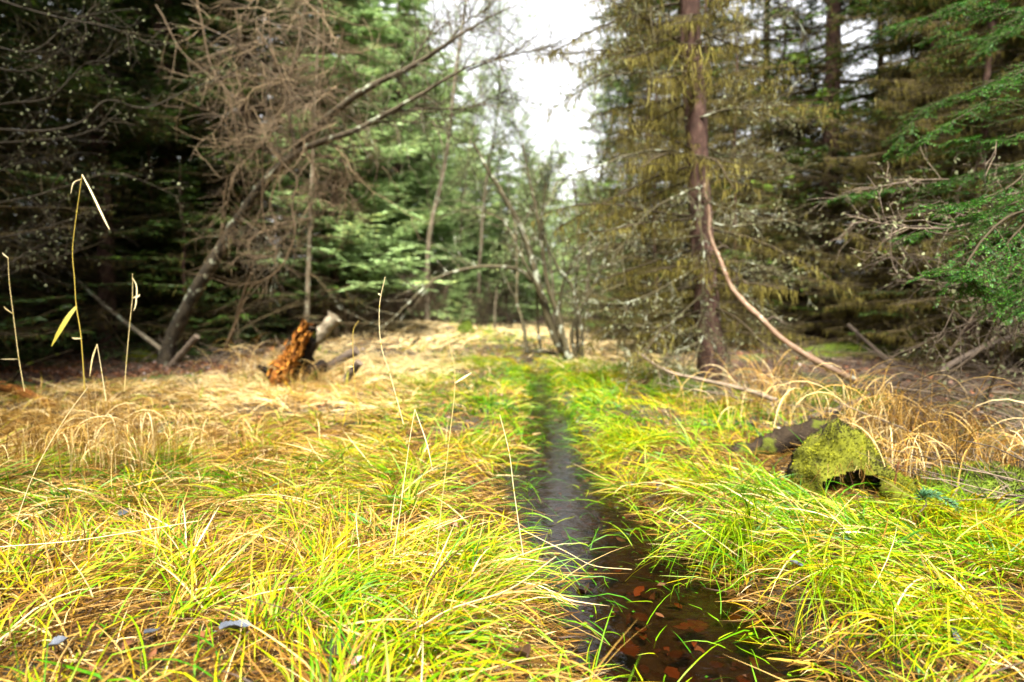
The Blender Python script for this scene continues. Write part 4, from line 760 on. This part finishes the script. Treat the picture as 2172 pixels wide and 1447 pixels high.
# ------------------------------------------------------------------ grass
def blades(G, x, y, L, Wd, az, el0, kap, K, tint, rg_, lift=.012, z0=None, clamp=True, kpow=1.3):
    n = len(x); P = np.empty((n, K, 3)); P[:, 0, 0] = x; P[:, 0, 1] = y; P[:, 0, 2] = (h(x, y) - .01) if z0 is None else z0
    st = L / (K - 1); tw = .35 * rg_.standard_normal(n); low = .004 + lift * rg_.random(n)
    for k in range(1, K):
        f = k / (K - 1); el = el0 - kap * f ** kpow; a = az + tw * f
        P[:, k] = P[:, k - 1] + st[:, None] * np.stack([np.cos(el) * np.cos(a), np.cos(el) * np.sin(a), np.sin(el)], -1)
        if clamp:
            gz = h(P[:, k, 0], P[:, k, 1]) + low; d, w = stream_d(P[:, k, 0], P[:, k, 1]); inw = (np.abs(d) < w * 1.2) & (P[:, k, 1] < 9)
            gz = np.where(inw, np.maximum(gz, WZ + .003), gz); P[:, k, 2] = np.maximum(P[:, k, 2], gz)
    roll = rg_.uniform(-1.1, 1.1, n); S = np.stack([-np.sin(az) * np.cos(roll), np.cos(az) * np.cos(roll), np.sin(roll)], -1)
    f = np.linspace(0, 1, K)[None]; wd = Wd[:, None] * (.75 + .6 * f - 1.3 * f ** 2.2).clip(.03)
    G.ribbons(P, wd, np.repeat(S[:, None], K, 1), np.clip(tint, 0, 1))
rg = np.random.default_rng(77)
GG, DG = Geo(), Geo()
def sow(n, ya, yb, K, wscale, lmul, tuft=.6, ypow=1.0):
    yv = ya + (yb - ya) * rg.random(n) ** ypow; xh = .78 * yv + .3; xv = rg.uniform(-1, 1, n) * xh
    # gather most of them into tufts
    cs = .22; cxi = np.floor(xv / cs); cyi = np.floor(yv / cs)
    jx = (_hash(cxi.astype(np.int64), cyi.astype(np.int64), 301) + cxi) * cs; jy = (_hash(cxi.astype(np.int64), cyi.astype(np.int64), 302) + cyi) * cs
    isT = rg.random(n) < tuft; r = .055 * np.abs(rg.standard_normal(n)) + .01; a = rg.random(n) * 2 * PI
    xt = jx + r * np.cos(a); yt = jy + r * np.sin(a); xv = np.where(isT, xt, xv); yv = np.where(isT, yt, yv)
    d, w = stream_d(xv, yv); ad = np.abs(d) / w
    und = .30 * sstep(1.6, 2.2, xv) * (yv < 4.6) * (xv < 3.0) * sstep(.42, .6, fbm(xv * 1.4, yv * 1.4, 915, 2)); pr = np.maximum(grassy(xv, yv), und) * np.where(yv < 9, sstep(.86, 1.12, ad), 1.0)
    # thin patches let the dark ground show
    pr = pr * (.08 + .92 * sstep(.40, .60, fbm(xv * 3.6, yv * 3.6, 400, 2)))
    k = rg.random(n) < pr; xv, yv, isT, a, d, ad = xv[k], yv[k], isT[k], a[k], d[k], ad[k]; n = len(xv)
    hole = ((np.abs(xv - 1.48) < .25) & (yv > 2.80) & (yv < 3.35)) | ((np.abs(xv - 1.40) < .32) & (yv > 3.28) & (yv < 3.72) & (rg.random(len(xv)) < .85)); k = ~hole; xv, yv, isT, a, d, ad = xv[k], yv[k], isT[k], a[k], d[k], ad[k]; n = len(xv); gr = greenness(xv, yv); green = rg.random(n) < gr
    lay = 2 * PI * fbm(xv * .55 + 3, yv * .55, 500, 2) * 1.6 - .6
    lay = np.where((ad < 2.6) & (yv < 9), np.where(d > 0, PI, 0.0) + .6 * rg.standard_normal(n), lay)
    az = np.where(isT, a + .35 * rg.standard_normal(n), lay + .55 * rg.standard_normal(n)) 
    az = np.where(rg.random(n) < .45, lay + .6 * rg.standard_normal(n), az)
    az = np.where((ad < 1.7) & (yv < 9) & (rg.random(n) < .6), np.where(d > 0, 0.0, PI) + .9 * rg.standard_normal(n), az)
    for G, m, dry in ((GG, green, 0), (DG, ~green, 1)):
        q = int(m.sum())
        if dry:
            L = rg.uniform(.10, .40, q); el = np.radians(rg.uniform(2, 42, q)); kap = np.radians(rg.uniform(5, 70, q)); Wd = rg.uniform(.0010, .0034, q)
            t = .50 + .28 * rg.standard_normal(q) + .5 * (fbm(xv[m] * 1.3, yv[m] * 1.3, 610, 2) - .5) + .10 * sstep(4, 7, yv[m]) + .5 * sstep(5.5, 8.5, yv[m]) + .03  # far straw tinted lighter, the open clearing's brightness put into the colour
        else:
            L = rg.uniform(.07, .29, q); el = np.radians(rg.uniform(4, 66, q)); kap = np.radians(rg.uniform(15, 105, q)); Wd = rg.uniform(.0013, .0038, q)
            t = .50 + .25 * rg.standard_normal(q) + .75 * (fbm(xv[m] * 1.6, yv[m] * 1.6, 620, 2) - .5) + .05
            near = sstep(3.2, 1.8, yv[m])
        blades(G, xv[m], yv[m], L * lmul, Wd * wscale, az[m], el, kap, K, t, rg, lift=.045)
sow(82000, 0.95, 4.2, 6, 1.0, 1.0, ypow=.85)
sow(90000, 4.0, 9.5, 5, 1.45, 1.0, ypow=.75)
sow(75000, 9.2, 26, 4, 2.4, 1.1, ypow=.8)
# dead thatch and moss between the tufts
TG = Geo()
for n, ya, yb, K, ws in ((95000, .9, 4.5, 4, 1.0), (50000, 4.3, 14, 3, 2.2)):
    yv = ya + (yb - ya) * rg.random(n) ** .85; xv = rg.uniform(-1, 1, n) * (.78 * yv + .3); d, w = stream_d(xv, yv)
    k = (rg.random(n) < grassy(xv, yv)) & ((np.abs(d) > w * .97) | (yv > 9)); xv, yv = xv[k], yv[k]; n = len(xv)
    az = 2 * PI * fbm(xv * .8, yv * .8, 700, 2) * 1.5 + .9 * rg.standard_normal(n)
    blades(TG, xv, yv, rg.uniform(.03, .16, n), rg.uniform(.0008, .003, n) * ws, az, np.radians(rg.uniform(-5, 30, n)), np.radians(rg.uniform(0, 50, n)), K, .30 + .26 * rg.standard_normal(n) + .25 * sstep(4, 7, yv), rg, lift=.02)  # thatch tint also lightened farther off, standing in for brighter light
tag(TG.obj('grass_thatch', M['dry'], smooth=False), 'brown matted thatch of old grass between the tufts', 'grass', kind='stuff')
# grass lying in the water
n = 1700; yv = 1.4 + 7.1 * rg.random(n) ** 1.2 ; d0 = rg.uniform(-1.1, 1.1, n); xv = np.interp(yv, SY, SX) + d0 * np.interp(yv, SY, SW) * .5
k = rg.random(n) < np.clip(.12 * (d0 < -.2) + np.abs(d0) ** 1.5 + .10 + .06 * (yv > 3.2), 0, 1); xv, yv = xv[k], yv[k]; n = len(xv)
blades(GG, xv, yv, rg.uniform(.06, .22, n), rg.uniform(.0012, .0024, n), rg.random(n) * 2 * PI, np.radians(rg.uniform(10, 60, n)), np.radians(rg.uniform(20, 90, n)), 5, .35 + .2 * rg.standard_normal(n), rg, z0=np.full(n, WZ - .01))
tag(GG.obj('green_grass', M['green'], smooth=False), 'lush yellow green meadow grass along the brook', 'grass', kind='stuff')
tag(DG.obj('dry_grass', M['dry'], smooth=False), 'matted straw coloured dead grass across the clearing', 'grass', kind='stuff')

# arching dry grass clumps
def tussock_of(px, Y, n, L, spread, lab, seed, T=.6, az0=None, wd=.0035, grp=None, cat='grass clump'):
    rg_ = np.random.default_rng(seed); b = gnd(px, Y); g_ = Geo(); x = b[0] + rg_.standard_normal(n) * spread; y = b[1] + rg_.standard_normal(n) * spread * .7
    az = rg_.random(n) * 2 * PI if az0 is None else az0 + .7 * rg_.standard_normal(n)
    blades(g_, x, y, L * rg_.uniform(.55, 1.15, n), rg_.uniform(.45, 1.0, n) * wd, az, np.radians(rg_.uniform(66, 92, n)), np.radians(rg_.uniform(100, 200, n)), 13, T + .22 * rg_.standard_normal(n), rg_, clamp=True, kpow=2.3)
    root_ = g_.obj('grass_clump', M['dry'], smooth=False); tag(root_, lab, cat, grp); return root_
tussock_of(1850, 3.7, 130, .80, .14, 'tall tan grass clump arching over in front of the dark logs', 301, .72)
tussock_of(1960, 3.5, 120, .72, .14, 'tan grass clump arching just right of the tallest clump', 302, .62)
tussock_of(1635, 5.4, 110, .75, .12, 'dry grass clump standing under the bent pinkish pole', 303, .6)
tussock_of(1700, 4.9, 70, .55, .12, 'small dry grass clump before the green moss mound', 304, .5)
tussock_of(1935, 3.05, 100, .50, .10, 'dry grass clump drooping behind the mossy root', 305, .6)
tussock_of(2060, 3.3, 130, .55, .18, 'straggling brown grass clump by the right edge', 306, .4)
tussock_of(2160, 3.1, 120, .50, .14, 'dull dry grass clump touching the right edge', 307, .45)
tussock_of(1570, 4.6, 60, .55, .22, 'thin dry stalks standing before the reddish spruce', 308, .6)
tussock_of(535, 7.2, 90, .72, .18, 'arching dry grass clump left of the orange rotten stump', 309, .6)
tussock_of(650, 6.5, 70, .45, .16, 'dry grass clump growing in front of the orange rotten stump', 310, .6)
tussock_of(720, 7.4, 90, .45, .25, 'loose dry grass clump around the short sawn logs', 311, .7)
tussock_of(270, 3.3, 160, .55, .13, 'drooping pale grass clump below the forked reed stem at left', 312, .75, az0=-1.2)
tussock_of(90, 3.6, 150, .50, .16, 'drooping golden grass clump at the left edge', 313, .55, az0=-.8)
tussock_of(470, 3.9, 80, .36, .18, 'tangled golden grass clump in the left foreground', 314, .6)
tussock_of(180, 4.6, 120, .50, .22, 'low golden grass clump beneath the tallest reed stem', 315, .55)
# a bright green clump drooping over the brook bank
def green_clump(px, Y, n, L, spread, lab, seed, T=.6, az0=None):
    rg_ = np.random.default_rng(seed); b = gnd(px, Y); g_ = Geo(); x = b[0] + rg_.standard_normal(n) * spread; y = b[1] + rg_.standard_normal(n) * spread
    az = az0 + .55 * rg_.standard_normal(n) if az0 is not None else rg_.random(n) * 2 * PI
    blades(g_, x, y, L * rg_.uniform(.5, 1.15, n), rg_.uniform(.0014, .0030, n), az, np.radians(rg_.uniform(50, 88, n)), np.radians(rg_.uniform(70, 150, n)), 9, T + .15 * rg_.standard_normal(n), rg_)
    tag(g_.obj('grass_clump', M['green'], smooth=False), lab, 'grass clump')
green_clump(1570, 2.42, 150, .40, .045, 'bright green grass clump drooping over the right bank of the brook', 401, .55, -2.3)
green_clump(1800, 1.95, 130, .36, .06, 'bright green grass clump hanging into the lower end of the brook', 402, .6, -1.9)
green_clump(2080, 1.75, 110, .34, .07, 'yellow green grass clump in the lower right foreground', 403, .75, -1.8)
green_clump(640, 1.75, 110, .32, .06, 'fresh green grass clump in the lower left foreground', 404, .45, .6)
green_clump(1745, 2.66, 60, .20, .10, 'short green grass clump before the hollow of the mossy stump', 407, .55)
green_clump(1010, 2.1, 90, .30, .06, 'fresh green grass clump at the left bank of the brook', 405, .55, .3)
green_clump(1330, 4.2, 130, .34, .09, 'soft green grass clump leaning into the middle of the brook bank', 406, .55, -2.6)

# ------------------------------------------------------------------ reed stems
def reed(pts, lab, seed, leaf=None, r=.0019, T=.7, bits=()):
    rg_ = np.random.default_rng(seed); P3 = [at(*p_) for p_ in pts]; root_ = empty('reed_stem', P3[0]); tag(root_, lab, 'reed stem')
    g_ = Geo(); r = r * .85; P = spline(P3, 6); g_.tubes(P, np.linspace(r * 1.1, r * .7, len(P)), 6, T)
    for p_ in P3[1:-1]:
        q = np.array([p_ - [0, 0, .004], p_, p_ + [0, 0, .004]]); g_.tubes(q, np.array([r * 1.0, r * 1.7, r * 1.0]), 6, .2)
    local(g_, root_).obj('stem', M['stalk'], root_)
    for i, (lp, w, tt, nm) in enumerate(bits):
        Pq = spline([at(*p_) for p_ in lp], 5); f = np.linspace(0, 1, len(Pq)); g_ = Geo()
        S = nrm(np.cross(Pq[-1] - Pq[0], [0, 1.0, .25])); g_.ribbons(Pq[None], (w * (np.sin(PI * (.12 + .86 * f)) ** .8))[None], np.tile(S, (1, len(Pq), 1)), tt); local(g_, root_).obj(nm, M['stalk'], root_, smooth=False)
yb = 3.2
reed([(52, 830, 3.2), (40, 760, 3.2), (28, 665, 3.2), (20, 600, 3.2), (17, 545, 3.2)], 'thin reed stem at the far left with a broken pale top', 501, bits=[([(17, 547, 3.2), (8, 540, 3.2), (5, 536, 3.2)], .003, 1, 'broken_tip'), ([(26, 665, 3.2), (12, 655, 3.2), (8, 650, 3.2)], .003, .7, 'leaf_stub'), ([(37, 762, 3.2), (20, 762, 3.2), (0, 762, 3.2)], .002, .9, 'leaf_stub')])
reed([(180, 830, 3.0), (172, 715, 3.0), (162, 650, 3.0), (158, 590, 3.0), (154, 530, 3.0), (163, 450, 3.0), (174, 372, 3.0)], 'tallest reed stem, its top snapped over and one long leaf hanging', 502, r=.0026, T=.3,
     bits=[([(174, 370, 3.0), (195, 410, 2.97), (214, 450, 2.95), (226, 475, 2.95), (233, 488, 2.95)], .0045, 1, 'snapped_top'), ([(172, 380, 3.0), (156, 388, 3.0), (150, 412, 3.0)], .002, .9, 'leaf_stub'), ([(162, 650, 3.0), (145, 672, 2.98), (125, 705, 2.96), (109, 735, 2.95)], .010, .08, 'leaf'), ([(174, 718, 3.0), (158, 718, 3.0), (152, 716, 3.0)], .004, .9, 'leaf_stub')])
reed([(264, 830, 3.1), (268, 770, 3.1), (276, 680, 3.1), (281, 630, 3.1), (281, 580, 3.1)], 'reed stem with a curled leaf loop near its top, third from the left', 503, bits=[([(282, 590, 3.1), (290, 610, 3.1), (288, 645, 3.1), (283, 660, 3.1)], .003, .9, 'curled_leaf'), ([(282, 632, 3.1), (294, 628, 3.1), (296, 624, 3.1)], .004, 1, 'leaf_stub')])
reed([(225, 850, 3.0), (216, 790, 3.0), (206, 730, 3.0)], 'short pale bent reed stem between the two tall left stems', 504, T=.9, bits=[([(206, 730, 3.0), (196, 760, 3.0), (190, 800, 3.0)], .003, .7, 'bent_leaf')])
reed([(856, 900, 2.4), (840, 840, 2.4), (826, 790, 2.4), (808, 730, 2.4), (805, 650, 2.4), (817, 587, 2.4)], 'pale upright reed stem in front of the brown thicket', 505, r=.0017, T=.85, bits=[([(807, 626, 2.4), (804, 624, 2.4), (802, 622, 2.4)], .003, 1, 'leaf_stub')])
reed([(760, 900, 2.5), (756, 850, 2.5), (750, 777, 2.5), (749, 705, 2.5), (761, 680, 2.5)], 'short crooked reed stem in front of the sawn logs', 506, r=.0015, T=.4, bits=[([(750, 777, 2.5), (742, 778, 2.5), (736, 778, 2.5)], .003, .9, 'leaf_stub')])
reed([(925, 1180, 1.85), (938, 1060, 1.85), (952, 940, 1.85), (965, 800, 1.85), (945, 700, 1.85)], 'tall thin stem bowed over the middle of the meadow', 507, r=.0013, T=.6, bits=[([(966, 812, 1.85), (985, 800, 1.85), (1001, 790, 1.85)], .003, 1, 'leaf_stub')])
reed([(835, 1180, 1.9), (852, 1060, 1.9), (868, 940, 1.9), (880, 868, 1.9)], 'straw stem with a sharp bend left of the bowed stem', 508, r=.0014, T=.9, bits=[([(880, 868, 1.9), (905, 940, 1.9), (918, 1000, 1.9)], .0015, .9, 'bent_leaf')])
reed([(1110, 1180, 2.0), (1090, 1040, 2.0), (1080, 960, 2.0), (1060, 880, 2.0)], 'straw stem standing on the left bank of the brook', 510, r=.0018, T=.85)
reed([(20, 1150, 2.2), (70, 1010, 2.2), (130, 900, 2.2), (187, 820, 2.2)], 'long straw stem leaning right at the left edge', 513, r=.0016, T=.95)
reed([(0, 1160, 1.9), (150, 1148, 1.9), (300, 1125, 1.9), (420, 1105, 1.9)], 'long straw stem lying almost flat across the left foreground', 514, r=.0014, T=.95)
reed([(1100, 1120, 2.1), (1200, 1170, 2.1), (1260, 1200, 2.1), (1340, 1208, 2.1)], 'straw stem lying across the brook', 515, r=.0013, T=.8)
reed([(890, 1330, 1.6), (960, 1290, 1.6), (1080, 1250, 1.6), (1180, 1180, 1.6)], 'golden stem lying over the left bank', 516, r=.0014, T=.85)

# ------------------------------------------------------------------ fallen leaves
def leaf_mesh(seed, mat, T, curl=.15, ser=.05):
    rg_ = np.random.default_rng(seed); nu, nv = 15, 5; f = np.linspace(0, 1, nu); w = .36 * np.sin(PI * f ** .8) ** .8 * (1 + ser * np.where(np.arange(nu) % 2, 1, -1)); w[0] = .012; w[-1] = .004
    U = np.linspace(-1, 1, nv); X = f[:, None] + 0 * U[None] - .03 * np.abs(U)[None]; Y_ = w[:, None] * U[None]; Z = curl * (np.abs(Y_) * 1.2 + .35 * (f[:, None] - .5) ** 2 * 2 + .12 * np.sin(f[:, None] * 7 + seed) * U[None]) + .01 * rg_.standard_normal((nu, nv))
    g_ = Geo(); ii_ = (np.arange(nu - 1)[:, None] * nv + np.arange(nv - 1)[None]).ravel(); g_.add(np.stack([X - .5, Y_, Z], -1), np.stack([ii_, ii_ + 1, ii_ + nv + 1, ii_ + nv], -1), T)
    P = np.array([[-.5, 0, .01], [-.6, 0, .02], [-.72, .03, .03]]); g_.tubes(P, np.array([.014, .012, .010]), 4, max(0, T - .2))
    return g_.mesh('fallen_leaf', M[mat])
lm = {'sunk': [leaf_mesh(13, 'leaf', .55, .06, .2), leaf_mesh(14, 'leaf', .45, .06, .2)], 'dark': [leaf_mesh(1, 'leaf', .15, .5), leaf_mesh(2, 'leaf', .3, .8)], 'rust': [leaf_mesh(3, 'leaf', .72, .25, .14), leaf_mesh(4, 'leaf', .62, .3, .14)], 'tan': [leaf_mesh(5, 'leaf', .95, .6), leaf_mesh(6, 'leaf', .85, .9)], 'grey': [leaf_mesh(7, 'greyleaf', .5, .3), leaf_mesh(8, 'greyleaf', .8, .5)]}
rl = np.random.default_rng(9)
def leaf(px, py, size, kind, lab, grp, z=None, tilt=.25):
    Y = CH * F / (py - HOR)
    for _ in range(3):
        p_ = at(px, py, Y); zz_ = float(h(p_[0], p_[1])) if z is None else z; Y = Y * (CH - zz_ - .03 * (z is None)) / (CH - p_[2])
    p_ = at(px, py, Y); o = bpy.data.objects.new('fallen_leaf', lm[kind][rl.integers(2)]); COL.objects.link(o)
    o.location = p_ + np.array([0, 0, .012 if z is None else 0.0]); o.rotation_euler = (rl.normal(0, tilt), rl.normal(0, tilt), rl.random() * 6.28); o.scale = (size,) * 3
    tag(o, lab, 'leaf', grp); return o
gs_ = 'fallen leaves in the brook'
for px, py, sz, kd, lab in [(1335, 1380, .085, 'rust', 'large rust brown toothed leaf under the water by the left bank'), (1590, 1355, .085, 'rust', 'rust brown leaf under the water with thin needles across it'), (1640, 1365, .07, 'rust', 'rust brown leaf lying just right of its twin in the brook'),
                         (1360, 1310, .06, 'rust', 'olive brown leaf half sunk in the brook'), (1480, 1330, .08, 'rust', 'dark red brown sunken leaf in the middle of the brook'), (1235, 1255, .06, 'dark', 'dark ribbed leaf against the left bank'), (1400, 1305, .028, 'rust', 'small pale curled leaf floating on the brook'),
                         (1402, 1240, .03, 'rust', 'slim tan leaf floating on the brook'), (1180, 1175, .03, 'rust', 'small orange leaf at the left edge of the water'), (1450, 1140, .035, 'rust', 'small orange leaf at the right edge of the water'), (1580, 1440, .05, 'rust', 'pale folded leaf at the bottom of the brook'), (1310, 1070, .04, 'rust', 'thin orange leaf on the far water')]:
    fl = 'floating' in lab or 'curled' in lab or 'small' in lab
    kd = 'sunk' if kd == 'rust' else kd; leaf(px, py, sz, kd, lab, gs_, z=(WZ + .003 if fl else WZ - .008), tilt=.06)
for px, py, sz, kd, lab in [(1380, 1030, .06, 'dark', 'black ribbed leaf standing in the green grass right of the brook'), (1400, 1040, .05, 'dark', 'black leaf just right of the standing ribbed leaf'), (260, 1096, .05, 'grey', 'wet grey leaf under the pale drooping grass clump'), (200, 1150, .07, 'grey', 'curled wet grey leaf in the left foreground'), (90, 1185, .06, 'tan', 'curled tan leaf near the left edge'),
                         (120, 1380, .05, 'grey', 'flat grey leaf near the lower left corner'), (320, 1352, .045, 'grey', 'wet grey leaf in the lower left grass'), (500, 1345, .07, 'grey', 'shiny grey leaf folded in the grass'), (475, 1355, .04, 'tan', 'small tan leaf against the shiny folded one'), (700, 1400, .09, 'dark', 'large wet black leaf at the bottom edge'), (760, 1420, .035, 'tan', 'small pinkish tan leaf on the large black one'),
                         (1000, 1340, .05, 'dark', 'black leaf sunk in the grass left of the brook'), (640, 1280, .05, 'dark', 'wet black leaf beneath the fresh green clump'), (1690, 1205, .04, 'grey', 'small grey leaf right of the drooping green clump'), (2010, 975, .05, 'dark', 'dark round leaf in the dry grass behind the spruce tip'), (1990, 1030, .045, 'grey', 'pale grey leaf above the blue green spruce tip'), (2050, 1040, .045, 'dark', 'dark leaf right of the pale grey one'),
                         (440, 1110, .03, 'grey', 'small pale leaf in the middle of the left grass'), (1100, 1400, .06, 'dark', 'dark leaf pressed against the lower left bank'), (1990, 1265, .06, 'dark', 'dark leaf in the lower right grass'), (2020, 1360, .05, 'grey', 'grey leaf near the lower right corner'), (345, 920, .06, 'dark', 'dark leaf in the straw left of the meadow'), (1935, 1115, .04, 'rust', 'rusty leaf beside the mossy root')]:
    leaf(px, py, sz, kd, lab, 'fallen leaves in the grass', tilt=.35)
# leaf and needle litter over the forest floor and stream bed
G = Geo(); n = 110000
yv = 1.2 + 20 * rg.random(n) ** .8; xv = rg.uniform(-.8, .8, n) * (yv + .6); ex = rg.random(n) < .35; yv = np.where(ex, rg.uniform(7.5, 14, n), yv); xv = np.where(ex, -yv * rg.uniform(.28, .8, n), xv); gq = grassy(xv, yv); k = rg.random(n) < np.where(gq > .5, .22, 1.0); xv, yv = xv[k], yv[k]; n = len(xv)
a = rg.random(n) * 2 * PI; D = nrm(np.stack([np.cos(a), np.sin(a), .25 * rg.standard_normal(n)], -1)); S = nrm(np.cross(D, np.array([0, 0, 1.0]) + .35 * rg.standard_normal((n, 3))))
big = rg.random(n) < .45; Ls = np.where(big, rg.uniform(.025, .06, n), rg.uniform(.02, .05, n)); Ws = np.where(big, Ls * .3, .0012)
tt = np.clip(.45 + .28 * rg.standard_normal(n), 0, 1); B = np.stack([xv, yv, h(xv, yv) + .008], -1); sm = ~big
G.rhombi(B[sm], D[sm], S[sm], Ls[sm], Ws[sm], tt[sm], 0)
f = np.linspace(0, 1, 6); q = int(big.sum()); Pb = B[big][:, None] + D[big][:, None] * (Ls[big][:, None] * f)[..., None]; Pb[..., 2] += (rg.uniform(-.02, .02, q)[:, None] * np.sin(PI * f)[None])
G.ribbons(Pb, Ls[big][:, None] * .28 * (np.sin(PI * f ** .8) ** .7 + .03)[None], np.repeat(S[big][:, None], 6, 1), tt[big])
tag(G.obj('leaf_litter', M['litter'], smooth=False), 'rusty brown leaves and needles strewn over the forest floor', 'leaf litter', kind='stuff')
G = Geo(); n = 1500; lf = rg.random(n) < .4; yv = np.where(lf, rg.uniform(7.5, 14, n), 2.6 + 8 * rg.random(n) ** 1.2); xv = np.where(lf, -yv * rg.uniform(.3, .8, n), 1.9 + (yv * .8 - 1.6) * rg.random(n))
z_ = h(xv, yv) + rg.uniform(.01, .10, n); a = rg.random(n) * 6.28; Pw = walk(np.stack([xv, yv, z_], -1), np.stack([np.cos(a), np.sin(a), rg.normal(0, .22, n)], -1), rg.uniform(.15, .9, n), 6, rg, .10, .0)
G.tubes(Pw, rg.uniform(.002, .007, n)[:, None] * np.linspace(1, .4, 6)[None], 4, rg.uniform(0, 1, n)); B, D, _ = sprout(Pw, 3, rg, (25, 60), flat=False); Pw = walk(B, D, rg.uniform(.05, .3, len(B)), 4, rg, .15, 0); G.tubes(Pw, np.linspace(.002, .001, 4)[None].repeat(len(B), 0), 3, rg.random(len(B)))
tag(G.obj('twig_litter', M['deadwood'], smooth=False), 'dead twigs and sticks strewn over the forest floor', 'twig litter', kind='stuff')
# sunken leaves just under the surface
G = Geo(); n = 520; yv = 1.3 + 5 * rg.random(n) ** 1.3; xv = np.interp(yv, SY, SX) + rg.uniform(-.95, .95, n) * np.interp(yv, SY, SW) * .5; a = rg.random(n) * 6.28
D = nrm(np.stack([np.cos(a), np.sin(a), .12 * rg.standard_normal(n)], -1)); S = nrm(np.cross(D, np.array([0, 0, 1.0]) + .15 * rg.standard_normal((n, 3)))); Ls = rg.uniform(.02, .065, n); f = np.linspace(0, 1, 7)
B = np.stack([xv, yv, WZ - rg.uniform(.001, .03, n)], -1); Pb = B[:, None] + D[:, None] * (Ls[:, None] * f)[..., None]
G.ribbons(Pb, Ls[:, None] * .27 * (np.sin(PI * f ** .8) ** .7 * (1 + .12 * (-1) ** np.arange(7)) + .03)[None], np.repeat(S[:, None], 7, 1), np.clip(.30 + .17 * rg.standard_normal(n), 0, 1))
tag(G.obj('sunken_litter', M['leaf'], smooth=False), 'brown leaves sunk in the shallow brook', 'leaf litter', kind='stuff')
# floating duckweed
G = Geo(); n = 260; yv = rg.uniform(1.4, 4.2, n); d0 = rg.uniform(-1, 1, n); xv = np.interp(yv, SY, SX) + d0 * np.interp(yv, SY, SW) * .5
k = fbm(xv * 5, yv * 5, 812, 2) > .5; xv, yv = xv[k], yv[k]; n = len(xv); a = rg.random(n) * 6.28
D = np.stack([np.cos(a), np.sin(a), 0 * a + .15], -1); S = nrm(np.cross(D, [0, 0, 1.0])); G.rhombi(np.stack([xv, yv, np.full(n, WZ + .004)], -1), D, S, rg.uniform(.008, .02, n), rg.uniform(.003, .007, n), .28 + .12 * rg.standard_normal(n))
tag(G.obj('water_weed', M['green'], smooth=False), 'tiny green water plants floating on the brook', 'water plants', kind='stuff')
for o in list(bpy.data.objects):
    if 'used' in o: del o['used']
